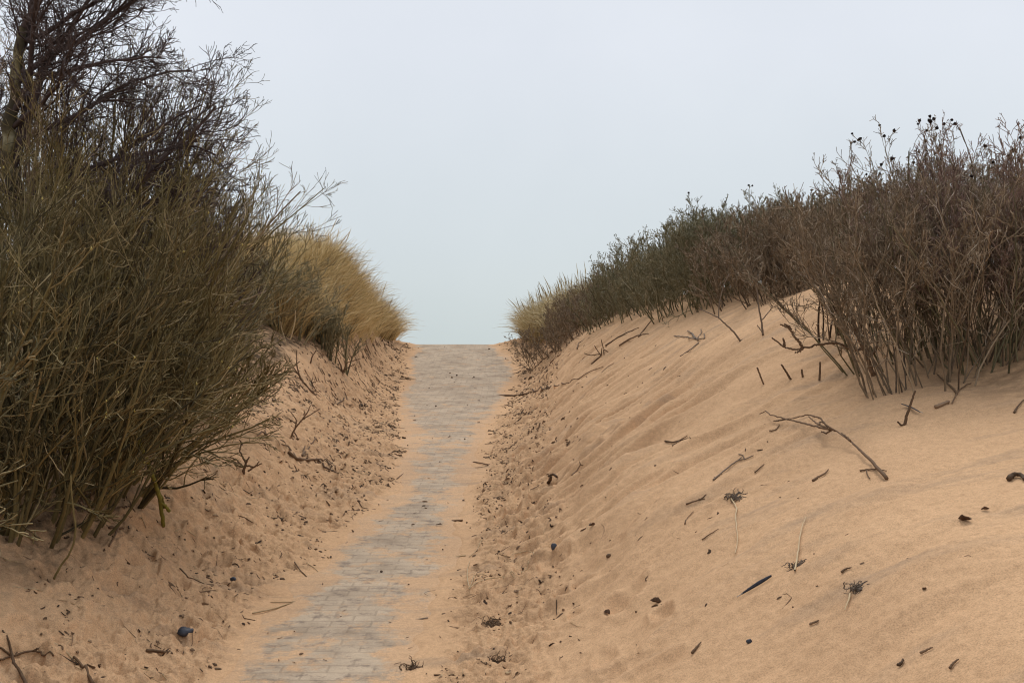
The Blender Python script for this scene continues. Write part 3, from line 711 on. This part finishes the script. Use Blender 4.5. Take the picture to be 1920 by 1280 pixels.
stick('dead_branch', 'crooked bare branch with a long side bough left of the right rose bushes', 'branch', zA,
      [[(1068, 615), (1048, 560), (1030, 505), (1005, 455), (988, 415), (965, 370), (955, 320), (935, 280), (915, 268)],
       [(1002, 458), (975, 466), (940, 465), (905, 442), (870, 428), (835, 424), (790, 432), (750, 434), (715, 447), (680, 450), (655, 460), (610, 460), (560, 446), (525, 415), (498, 396)],
       [(668, 450), (655, 425), (620, 390), (610, 365), (595, 345), (570, 332), (543, 322)], [(605, 352), (590, 330), (565, 320)], [(565, 446), (568, 425), (560, 398)], [(668, 455), (655, 470), (628, 480)],
       [(968, 372), (985, 345), (1000, 310), (1010, 285)], [(1045, 505), (1080, 460), (1095, 400), (1100, 330)]], .017, .005, 'dead', stand=(1066, 610))
stick('twig', 'stick leaning against the sand beside the black feather under the rose bush', 'twig', zA, [[(1235, 888), (1250, 830), (1275, 760), (1298, 690)], [(1235, 885), (1215, 880), (1198, 862)]], .009, .005, stand=(1236, 885))
stick('thin_twig', 'upright grey twig on the sand below the right thicket', 'twig', zA, [[(448, 382), (442, 320), (425, 230), (415, 120), (408, 60)], [(446, 370), (430, 345), (415, 325)], [(440, 300), (470, 265), (495, 235)]], .009, .004, 'deadgrey', stand=(448, 382))
stick('thin_twig', 'slanting twig leaning down from the thicket onto the sand', 'twig', zA, [[(322, 415), (290, 370), (240, 320), (200, 285), (150, 260), (95, 235)], [(322, 415), (335, 405)], [(200, 290), (205, 200), (230, 100), (260, 40)]], .009, .004, 'deadgrey', stand=(322, 415))
stick('twig', 'two armed twig below the feet of the tall rose bush', 'twig', zA, [[(1530, 708), (1500, 670), (1460, 635), (1420, 600)], [(1530, 708), (1545, 685), (1590, 655), (1610, 650)], [(1530, 708), (1515, 735), (1502, 762)]], .007, .004)
stick('twig', 'dark hooked twig by the right picture edge below the rose bush', 'twig', zA, [[(1850, 812), (1865, 785), (1890, 755), (1915, 735)]], .006)
stick('bark_piece', 'dark curved piece of bark at the right picture edge', 'bark', zA, [[(1820, 1180), (1840, 1162), (1870, 1155), (1895, 1165), (1905, 1185)]], .012, .006, tone=.15)
stick('twig', 'short dark twig below and left of the long dead branch', 'twig', zA, [[(725, 1192), (760, 1170), (790, 1155), (815, 1130)]], .006)
stick('twig', 'thin pale brown twig left of the short dark one on the right slope', 'twig', zA, [[(402, 1148), (430, 1122), (455, 1100)]], .004)
stick('twig', 'long thin twig with curled tip on the middle of the right slope', 'twig', zA, [[(170, 1188), (210, 1155), (270, 1105), (310, 1078), (350, 1072), (395, 1052)], [(345, 1072), (335, 1050), (312, 1045)], [(310, 1078), (330, 1062)]], .005, .003, 'deadgrey')
stick('bark_piece', 'flat tan bark piece under the rose bush', 'bark', zA, [[(1408, 782), (1440, 770), (1485, 750)]], .011, .008, 'dead', tone=.8)
stick('twig', 'stout little twig on the bottom right sand, nearest the lone dark pebble', 'twig', zB, [[(52, 1110), (75, 1082), (102, 1050)]], .0055)
stick('twig', 'bent black twig low on the right slope', 'twig', zB, [[(1202, 1180), (1220, 1168), (1230, 1145)]], .006, tone=.1)
stick('twig', 'slanted dark twig to the right of the bent black one', 'twig', zB, [[(1490, 1195), (1515, 1162), (1540, 1145)]], .0045)
stick('twig', 'pale half buried twig low on the right slope', 'twig', zB, [[(1325, 1112), (1360, 1095), (1395, 1078)]], .0045, tone=.8)
stick('twig', 'knobbly twig below the straw stalk on the right slope', 'twig', zB, [[(710, 950), (735, 940), (760, 928)], [(735, 940), (755, 935)]], .005)
stick('twig', 'small brown twig above the tangled root clump', 'twig', zB, [[(885, 660), (912, 642), (942, 633)]], .005)
stick('twig', 'thin line of a twig beside the pale root stalk', 'twig', zB, [[(108, 480), (150, 450), (200, 420)]], .0035)
stick('twig', 'thin arched twig left of the uprooted stalk', 'twig', zB, [[(12, 392), (28, 355), (60, 322)]], .0035)
def root_clump(label, conv, c, rad, n, mat, stalk=None, seed=1):
    rng = np.random.default_rng(seed); p = hit(*conv(c)); 
    o = empty('uprooted_stalk', tuple(p)); tag(o, label, 'dead plant')
    k = 8; d0 = np.c_[rng.normal(0, 1, n), rng.normal(0, 1, n), np.abs(rng.normal(0, .7, n))]
    n = n * 2; d0 = np.c_[rng.normal(0, 1, n) + .6, rng.normal(0, 1, n), np.abs(rng.normal(0, .25, n))]; k = 10
    P, Rd = grow(np.c_[rng.normal(0, rad * .3, (n, 2)), np.full(n, .004)], d0, rad * (0.4 + .9 * rng.random(n)), np.full(n, .0024), np.full(n, .001), k, .75, (0, 0, -.06), rng)
    W = P + p; P[..., 2] = np.maximum(W[..., 2], H(W[..., 0], W[..., 1]) + .002) - p[2]
    v, f, tn = tubes([(P, Rd, rng.random(n) * .6)], 4); mesh_np('root', v, f, M[mat], o, attrs={'tone': tn})
    if stalk:
        pts = [hit(*conv(q), .012) for q in stalk]; P = resample(pts, 16, rng, .001)
        v, f, tn = tubes([(P[None], np.linspace(.0042, .002, 16)[None], np.array([.8]))], 5)
        mesh_np('stalk', v - p, f, M['straw'], o, attrs={'tone': tn})
root_clump('grey root tuft with a pale curved stalk hanging down the right slope', zB, (285, 255), .07, 22, 'deadgrey', [(270, 250), (290, 280), (303, 310), (295, 345), (302, 420), (308, 490), (300, 520), (292, 555)], 5)
root_clump('pale straw stalk standing up from a small brown root on the right slope', zB, (628, 635), .05, 16, 'deadgrey', [(625, 650), (640, 580), (648, 520), (655, 460), (668, 400), (687, 355)], 6)
root_clump('small curled root clump with a thin tail near the right picture edge', zB, (972, 755), .05, 22, 'deadgrey', [(935, 780), (925, 820), (905, 872)], 7)
root_clump('dark twiggy clump at the lower right edge of the path', zD, (1430, 955), .09, 24, 'dead', None, 8)
root_clump('dark twiggy clump at the bottom of the photo right of the path', zD, (1465, 1170), .08, 26, 'dead', None, 9)
root_clump('straw bundle ending in a dark knot at the bottom edge of the path', zD, (990, 1195), .06, 18, 'dead', [(820, 1285), (870, 1245), (930, 1205), (985, 1180), (1030, 1150)], 10)

stick('fallen_branch', 'long thin branch lying from the path edge up the right sand', 'branch', zC, [[(245, 500), (300, 502), (370, 502), (430, 494), (500, 478), (600, 450), (690, 428), (780, 405), (830, 368), (890, 335), (965, 310)]], .016, .004)
stick('dead_shrub', 'dead spiky twigs sticking out of the sand below the right thicket, near the path end', 'dead shrub', zC,
      [[(885, 292), (920, 262), (950, 238), (955, 185)], [(950, 240), (905, 170)], [(945, 225), (880, 235), (835, 222)], [(965, 195), (1000, 215), (1050, 255), (1110, 312)], [(1000, 215), (1030, 262), (1058, 322)], [(965, 200), (975, 262), (1000, 285), (1030, 312)], [(965, 190), (950, 130)]], .013, .006, stand=(890, 292))
stick('twig', 'flat spiky twig on the right slope below the slanting twigs', 'twig', zC, [[(1375, 805), (1430, 815), (1475, 800), (1545, 785)], [(1425, 835), (1475, 800)], [(1475, 800), (1525, 768)]], .006)
stick('dead_shrub', 'grey spiky tangle half way between the thicket and the slope', 'dead shrub', zC, [[(1580, 125), (1540, 75)], [(1575, 125), (1500, 110), (1435, 105)], [(1590, 125), (1620, 80), (1615, 60)], [(1590, 128), (1640, 120), (1635, 90)], [(1600, 150), (1540, 200), (1475, 240)], [(1595, 135), (1560, 90), (1525, 70)]], .011, .005, 'deadgrey')
for q, lb in (([(980, 170), (1040, 130), (1110, 90), (1200, 50)], 'dark grounded twig just below the right thicket, nearest the path end'), ([(1070, 170), (1130, 130), (1200, 100), (1265, 90)], 'second grounded twig below the right thicket'), ([(1200, 110), (1230, 70), (1285, 0)], 'twig slanting up into the right thicket'), ([(610, 285), (660, 240), (700, 215)], 'short twig below the marram tuft'), ([(790, 190), (800, 150), (870, 120)], 'root hanging out under the marram tuft')):
    stick('twig', lb, 'twig', zC, [q], .011, .005)
stick('twig', 'forked twig standing a little above the ripples on the right slope', 'twig', zC, [[(755, 1032), (790, 1000), (812, 962)], [(812, 968), (805, 940)], [(812, 965), (830, 968)]], .0055)
stick('stub', 'dark split stub in the middle of the right sand', 'stick', zC, [[(595, 1085, .0), (610, 1065, .02), (615, 1045, .05)], [(600, 1040, .05), (630, 1025, .06), (655, 1045, .02)]], .013, .01, tone=.2)
stick('twig', 'long slender twig buried in a line down the right slope', 'twig', zC, [[(1515, 1225), (1610, 1195), (1650, 1160)], [(1600, 1190), (1640, 1190)]], .005)
# on the path
stick('twig', 'dark hooked twig lying on the grey path', 'twig', zD, [[(1415, 62), (1360, 50), (1300, 46), (1240, 54), (1188, 62)], [(1205, 62), (1228, 75), (1240, 110)]], .007, .005)
stick('twig', 'short dark twig crossing the right edge of the path', 'twig', zD, [[(1270, 372), (1220, 374), (1185, 368), (1120, 342)]], .008, .004)
stick('straw_stalk', 'long straw stalk lying across the lower path', 'straw', zD, [[(1080, 915), (1000, 926), (860, 936), (740, 936), (640, 928)]], .004, .0025, 'deadgrey', tone=.9)
stick('straw_stalk', 'straw stalk crossing the path edge near the looped straws', 'straw', zD, [[(1290, 568), (1160, 585), (1050, 600), (945, 610)], [(1310, 575), (1350, 540), (1410, 462)]], .004, .0025, 'straw')
stick('straw_stalk', 'looped pale straws on the trampled sand right of the path', 'straw', zD, [[(1310, 755), (1298, 690), (1300, 640), (1312, 600)], [(1310, 755), (1345, 720), (1400, 700), (1480, 690), (1560, 670)], [(1312, 750), (1335, 680)], [(1600, 665), (1635, 640), (1640, 600)], [(1550, 560), (1640, 540), (1672, 560)], [(1540, 670), (1560, 690)]], .004, .0025, 'straw')
stick('straw_stalk', 'straight straw stalk along the left edge of the path', 'straw', zD, [[(345, 755), (420, 710), (500, 670), (580, 610)], [(505, 752), (492, 700), (450, 640), (400, 608)]], .004, .0025, 'straw', tone=.2)
stick('straw_stalk', 'long dull straw at the lower left edge of the path', 'straw', zD, [[(100, 890), (230, 862), (360, 825), (520, 782)], [(200, 828), (300, 828), (370, 822)]], .004, .0025, 'straw', tone=.1)
stick('straw_stalk', 'straw with a dark seed head at the upper left path edge', 'straw', zD, [[(590, 525), (650, 485), (710, 450), (750, 438)]], .005, .0035, 'dead', tone=.6)
stick('twig', 'V shaped twig lying on the left half of the path', 'twig', zD, [[(905, 140), (950, 105), (960, 118), (1050, 140)]], .004, .003)
# left bank
stick('mossy_branch', 'mossy yellow green branch leaning down from the left thicket onto the sand', 'branch', zE, [[(912, 405), (905, 340, -.06), (890, 250, -.16), (865, 160, -.25), (845, 110, -.3), (820, 30, -.38), (790, -30, -.44), (770, -90, -.5)], [(895, 270, -.14), (925, 295, -.1), (945, 320, -.06)], [(880, 200, -.2), (905, 250, -.14), (915, 300, -.08)]], .0125, .011, 'moss', stand=(912, 405))
stick('twig', 'curved dark twig on the sand left of the mossy branch', 'twig', zE, [[(592, 360), (615, 330), (650, 305), (735, 295)], [(735, 295), (720, 258)], [(735, 295), (755, 325)]], .007)
stick('stub', 'dark forked stub below the curved twig on the left sand', 'stick', zE, [[(610, 412), (650, 416), (688, 416)], [(610, 515), (640, 460), (665, 400), (682, 380)]], .009, .006)
stick('stick', 'short smooth stick lying near the bottom left, below the dark stone', 'stick', zE, [[(820, 1096), (870, 1100), (910, 1105), (960, 1114)]], .0075, .006)
stick('dead_branch', 'dead branched twig in the bottom left corner', 'branch', zE, [[(150, 1290), (120, 1230), (80, 1170), (62, 1100), (45, 1035), (15, 985)], [(70, 1130), (120, 1110), (185, 1100), (240, 1125), (300, 1130)], [(185, 1100), (215, 1085)], [(0, 1150), (70, 1128)], [(0, 1080), (40, 1110), (70, 1135)]], .008, .004)
stick('stick', 'slanting half buried stick near the bottom left corner', 'stick', zE, [[(520, 1285), (490, 1230), (450, 1170), (410, 1130)]], .008, .005)
stick('drooping_shoot', 'single drooping stem hanging from the left thicket to the sand', 'stem', zE, [[(300, 700), (340, 625), (385, 565), (412, 500), (424, 420), (412, 330), (400, 230), (395, 120)]], .0055, .004, 'olive', stand=(300, 700), tone=.35)
stick('fallen_branch', 'long straight branch leaning out from the left thicket across the mossy one', 'branch', zE, [[(420, 215), (520, 165), (640, 105), (760, 70), (870, 35), (1000, -2)]], .012, .006, 'olive_dark', stand=(560, 190))
stick('twig', 'thin wavy twig between the footprints and the path on the left', 'twig', zE, [[(1005, 640), (1030, 665), (1050, 690), (1085, 700), (1140, 725)]], .005)
stick('twig', 'dark twig pointing at the path from the left sand', 'twig', zE, [[(1645, 605), (1675, 650), (1712, 685)]], .005)
for i, (q, lb) in enumerate((([(510, 190), (505, 250), (497, 330)], 'thin rootlet stem in the sand left of the forked stub'), ([(600, 150), (590, 200), (570, 300)], 'thin stem standing in the sand above the curved twig'), ([(595, 180), (610, 230), (615, 288)], 'dark thin stem right beside the thin standing stem'), ([(430, 250), (480, 330), (540, 370), (600, 405)], 'dark low branch running from the thicket to the forked stub'))):
    stick('drooping_shoot', lb, 'stem', zE, [q[::-1]], .006, .004, 'dead', stand=q[-1])
stick('dead_sapling', 'dark dead sapling bent over on the sand below the left thicket', 'dead shrub', zF, [[(740, 700), (690, 650), (640, 590), (615, 540), (600, 470), (598, 370)], [(612, 540), (580, 520), (545, 525)], [(640, 590), (575, 490), (625, 450)], [(690, 660), (760, 670)]], .016, .006, stand=(740, 700))
stick('dead_sapling', 'small twiggy seedling on the left sand slope', 'dead shrub', zF, [[(560, 995), (590, 930), (640, 870), (680, 815), (700, 765)], [(590, 930), (600, 870), (555, 810)], [(640, 870), (720, 820), (770, 790)], [(585, 960), (610, 1010)], [(660, 840), (655, 800)], [(600, 900), (540, 860)]], .011, .004, stand=(565, 995))
stick('twig', 'angular twig half way between the left sapling and the path', 'twig', zF, [[(890, 760), (920, 738), (965, 720), (945, 670)]], .009, .006)
stick('twig', 'forked low twig in front of the small seedling', 'twig', zF, [[(395, 1005), (380, 975), (350, 955), (315, 985)], [(380, 975), (372, 945)]], .009, .005)
stick('fallen_branch', 'dark drooping branch lying down the left bank towards the path', 'branch', zF, [[(540, 1100), (600, 1150), (680, 1160), (760, 1155), (830, 1180), (880, 1225)], [(760, 1160), (800, 1210), (900, 1255)], [(640, 1130), (690, 1070), (740, 1000)], [(600, 1150), (540, 1060), (490, 1045)], [(640, 1130), (660, 1060)]], .015, .006)
stick('dead_shrub', 'low dead twiggy plant on the left bank above the lower footprints', 'dead shrub', zF, [[(215, 1260), (235, 1180), (260, 1135)], [(230, 1200), (290, 1210), (350, 1185)], [(225, 1220), (170, 1160), (120, 1140)], [(235, 1180), (190, 1100), (200, 1050)], [(225, 1210), (120, 1190), (20, 1130)], [(250, 1240), (310, 1200), (330, 1170)]], .014, .005, stand=(215, 1255))
stick('twig', 'small upright twig at the foot of the grass mound', 'twig', zF, [[(700, 468), (710, 420), (740, 370)]], .012, .006, stand=(700, 468))
stick('dead_shrub', 'dark spiky root tuft at the sand edge below the grass bush', 'dead shrub', zF, [[(930, 540), (920, 480), (890, 420)], [(930, 540), (960, 460), (1060, 430)], [(930, 530), (900, 490), (870, 500)], [(935, 540), (950, 480), (940, 430)], [(930, 520), (980, 490), (1020, 470)]], .016, .006, stand=(930, 540))
stick('straw_stalk', 'pale straw stalk standing before the dark bush on the left', 'straw', zF, [[(555, 300), (570, 240), (588, 170), (590, 85)]], .008, .005, 'straw', stand=(555, 330))
stick('straw_stalk', 'second pale straw stalk, left of the taller one before the dark bush', 'straw', zF, [[(525, 330), (510, 270), (490, 210), (486, 165)]], .007, .004, 'straw', stand=(525, 340))

def stone(label, conv, c, rad, seed, squash=.7, mat='stone'):
    rng = np.random.default_rng(seed); p = hit(*conv(c))
    v, f = ball(rad, rng, 14, 10, squash, .0); v = v * (1 + .3 * perlin(v[:, 0] / rad * 1.3 + seed, v[:, 1] / rad * 1.3 + v[:, 2] / rad, seed))[:, None]
    o = mesh_np('stone', v, f, M[mat], attrs={'tone': np.clip(.4 + .8 * perlin(v[:, 0] / rad * 2, v[:, 1] / rad * 2, 5), 0, 1)}); o.location = p + np.array([0, 0, rad * squash * .45]); o.rotation_euler = (0, 0, seed)
    tag(o, label, 'stone')
stone('smooth dark pebble on the sand right of the path', zC, (632, 0) if False else (0, 0), .001, 1) if False else None
stone('small upright dark pebble on the sand right of the path', zD, (1782, 530), .018, 3, 1.25)
stone('largest dark blue stone, on the trampled sand at the bottom left', zE, (1032, 1005), .037, 4, .62)
stone('small dark stone at the left path edge above the large one', zE, (1302, 708), .017, 5, .9)
stone('tiny round dark pebble low on the right slope', zB, (372, 1054), .0105, 6, .9)
stone('dark clod in a hollow on the right sand', zG, (1000, 438), .016, 8, .7, 'litter')

def feather(label, conv, tip, base, width, seed, lift=.012):
    rng = np.random.default_rng(seed); a = hit(*conv(base), lift); b = hit(*conv(tip), lift)
    L = np.linalg.norm(b - a); t = norm(b - a); up = np.array([0.2, -0.75, .6]); s = norm(np.cross(t, up)); n = np.cross(s, t)
    root = empty('feather', tuple(a)); tag(root, label, 'feather')
    k = 26; u = np.linspace(0, 1, k)
    prof = width * np.sin(np.pi * np.clip(u * .93 + .04, 0, 1)) ** .55 * (.55 + .45 * u)
    V = []; 
    for i in range(k):
        c = t * L * u[i] + n * (.006 * math.sin(u[i] * 3))
        for w, dz in ((-1, -.1), (-.5, .08), (0, .16), (.5, .08), (1, -.1)):
            V.append(c + s * prof[i] * w * (1 + rng.normal(0, .06)) + n * (dz * width + .001))
    V = np.array(V); idx = np.arange(k * 5).reshape(k, 5)
    q = np.stack([idx[:-1, :-1], idx[1:, :-1], idx[1:, 1:], idx[:-1, 1:]], -1).reshape(-1, 4)
    o = mesh_np('vane', V, q, M['feather'], root, attrs={'tone': rng.random(len(V))})
    md = o.modifiers.new('thick', 'SOLIDIFY'); md.thickness = .0012
    P = np.stack([t * L * x + n * (.2 * width + .001) for x in np.linspace(-.14, .95, 12)])
    v, f, tn = tubes([(P[None], np.linspace(.002, .0007, 12)[None], np.array([.5]))], 5); mesh_np('quill', v, f, M['quill'], root, attrs={'tone': tn})
feather('long black feather lying flat low on the right slope', zB, (495, 680), (325, 785), .0085, 1)
feather('ragged black feather under the stick at the foot of the rose bush', zA, (1222, 768), (1325, 812), .013, 2, .02)

def dead_leaf(label, conv, c, size, seed):
    rng = np.random.default_rng(seed); p = hit(*conv(c), .008); k = 9
    u, w = np.meshgrid(np.linspace(0, 1, k), np.linspace(-1, 1, 5)); pr = np.sin(np.pi * np.clip(u, .03, .97)) ** .8 * .32
    v = np.stack([(u - .5) * size, w * pr * size, size * (.3 * w ** 2 * pr / .32 + .25 * (u - .5) ** 2) + rng.normal(0, size * .03, u.shape)], -1).reshape(-1, 3)
    idx = np.arange(k * 5).reshape(5, k); q = np.stack([idx[:-1, :-1], idx[:-1, 1:], idx[1:, 1:], idx[1:, :-1]], -1).reshape(-1, 4)
    o = mesh_np('dead_leaf', v, q, M['leaf'], attrs={'tone': rng.random(len(v))}); o.location = p; o.rotation_euler = (.3, .1, rng.random() * 6); tag(o, label, 'leaf')
    md = o.modifiers.new('thick', 'SOLIDIFY'); md.thickness = .001
dead_leaf('curled dark brown leaf near the right picture edge', zB, (1575, 370), .055, 3)
dead_leaf('small leaf scrap just above the curled dark brown leaf', zB, (1688, 310), .03, 4)
dead_leaf('brown leaf scrap on the ripples right of the small upright pebble', zG, (890, 228), .045, 5)
dead_leaf('grey leaf scrap between the ripples and the long black feather', zG, (1315, 738), .05, 6)
dead_leaf('brown leaf scrap below the ripples near the bottom right', zG, (990, 810), .04, 7)

def litter():
    rng = np.random.default_rng(800); x = []; y = []
    X = rng.uniform(-4.2, 1.6, 200000); Y = np.exp(rng.uniform(math.log(3.8), math.log(26), 200000))
    s, left, t, hum = fields(X, Y)
    pat = sstep(-.1, .4, fbm(X * 2.2, Y * 1.6, 3, 91)) * sstep(-.05, .35, fbm(X * 6, Y * 3.5, 2, 93))
    pr = t * (.14 + 1.4 * pat) * (.55 + .8 * sstep(6, 12, Y)) * np.clip(Y / 12, .35, 1) + np.where(s > .2, .012 * np.clip(Y / 9, .3, 1), .004)
    k = rng.random(len(X)) < pr * .55; X = X[k]; Y = Y[k]
    n = len(X); a = rng.random(n) * np.pi; L = (.008 + .03 * rng.random(n) ** 2 + .11 * (rng.random(n) < .1)) * (.7 + Y / 16)
    rr = (.0014 + .0052 * rng.random(n) ** 2) * (.8 + Y / 14) * np.where(L > .07, .5, 1)
    off = np.linspace(-.5, .5, 4)[None]
    bend = rng.normal(0, .18, (n, 1)) * L[:, None] * np.array([[.5, -.5, -.5, .5]])
    px_ = X[:, None] + np.cos(a)[:, None] * off * L[:, None] - np.sin(a)[:, None] * bend; py_ = Y[:, None] + np.sin(a)[:, None] * off * L[:, None] + np.cos(a)[:, None] * bend
    pz = H(px_, py_) + rr[:, None] * .25 + rng.random((n, 4)) * .006 * (rng.random((n, 1)) < .3)
    inpath = zpath(py_) ; pz = np.maximum(pz, np.where((px_ > -2.4) & (px_ < .2), inpath + rr[:, None] * .6, -9))
    v, f, tn = tubes([(np.stack([px_, py_, pz], -1), rr[:, None] * np.array([[.7, 1, 1, .6]]), np.where((L > .07) & (rng.random(n) < .4), 1.0, np.clip(rng.normal(.48, .3, n), 0, .95)))], 3)
    o = mesh_np('plant_litter', v, f, M['litter'], smooth=False, attrs={'tone': tn}); tag(o, 'dark crumbs of twigs and roots trodden into the sand beside the path', 'litter', kind='stuff')
litter()

#==END==
# ------------------------------------------------------------------ light, sky, camera
w = bpy.data.worlds.new('World'); SC.world = w; w.use_nodes = True
nt = w.node_tree; nt.nodes.clear()
SUN_EL, SUN_ROT = math.radians(56), math.radians(4)
sky = nt.nodes.new('ShaderNodeTexSky'); sky.sky_type = 'NISHITA'; sky.sun_disc = False
sky.sun_elevation = SUN_EL; sky.sun_rotation = SUN_ROT; sky.air_density = 1.0; sky.dust_density = 4.0; sky.ozone_density = 1.0
# overcast: cloud cover evens the clear sky out to a pale grey
tc = nt.nodes.new('ShaderNodeTexCoord'); sep = nt.nodes.new('ShaderNodeSeparateXYZ'); nt.links.new(tc.outputs['Generated'], sep.inputs[0])
cr = ramp(nt, sep.outputs['Z'], [(0.0, (6.4, 7.15, 7.2)), (0.08, (6.75, 7.45, 7.85)), (0.25, (7.75, 8.2, 8.9)), (1.0, (7.9, 8.3, 9.05))])
cn = N(nt, 'ShaderNodeTexNoise', Scale=3.0, Detail=6.0, Roughness=0.55); nt.links.new(tc.outputs['Generated'], cn.inputs['Vector'])
cl = ramp(nt, cn.outputs[0], [(0.3, (0.955, 0.96, 0.965)), (0.7, (1.035, 1.03, 1.025))]).outputs[0]
cc = mix(nt, 1.0, cr.outputs[0], cl, 'MULTIPLY')
c = mix(nt, 0.93, sky.outputs[0], cc)
bg = nt.nodes.new('ShaderNodeBackground'); bg.inputs['Strength'].default_value = 0.1
out = nt.nodes.new('ShaderNodeOutputWorld'); nt.links.new(c, bg.inputs[0]); nt.links.new(bg.outputs[0], out.inputs[0])

ld = bpy.data.lights.new('sun', 'SUN'); ld.energy = 1.5; ld.angle = math.radians(22); ld.color = (1.0, 0.96, 0.9)
lo = bpy.data.objects.new('sun', ld); COL.objects.link(lo)
az = SUN_ROT
# direction from which light comes: Nishita rotation 0 = +Y, turning clockwise seen from above
sx, sy, sz = math.sin(az) * math.cos(SUN_EL), math.cos(az) * math.cos(SUN_EL), math.sin(SUN_EL)
from mathutils import Vector
lo.rotation_euler = Vector((sx, sy, sz)).to_track_quat('Z', 'Y').to_euler(); lo.location = (sx * 40, sy * 40, sz * 40)

cam = bpy.data.cameras.new('camera'); cam.lens = 40; cam.sensor_width = 36; cam.clip_start = 0.05; cam.clip_end = 3000
co = bpy.data.objects.new('camera', cam); COL.objects.link(co); co.location = (0, 0, EYE); co.rotation_euler = (math.radians(90), 0, 0)
SC.camera = co
vs = SC.view_settings; vs.view_transform = 'Standard'; vs.look = 'None'; vs.exposure = 0; vs.gamma = 1
SC.cycles.max_bounces = 6
SC.cycles.pixel_filter_type = 'BLACKMAN_HARRIS'; SC.cycles.filter_width = 1.1
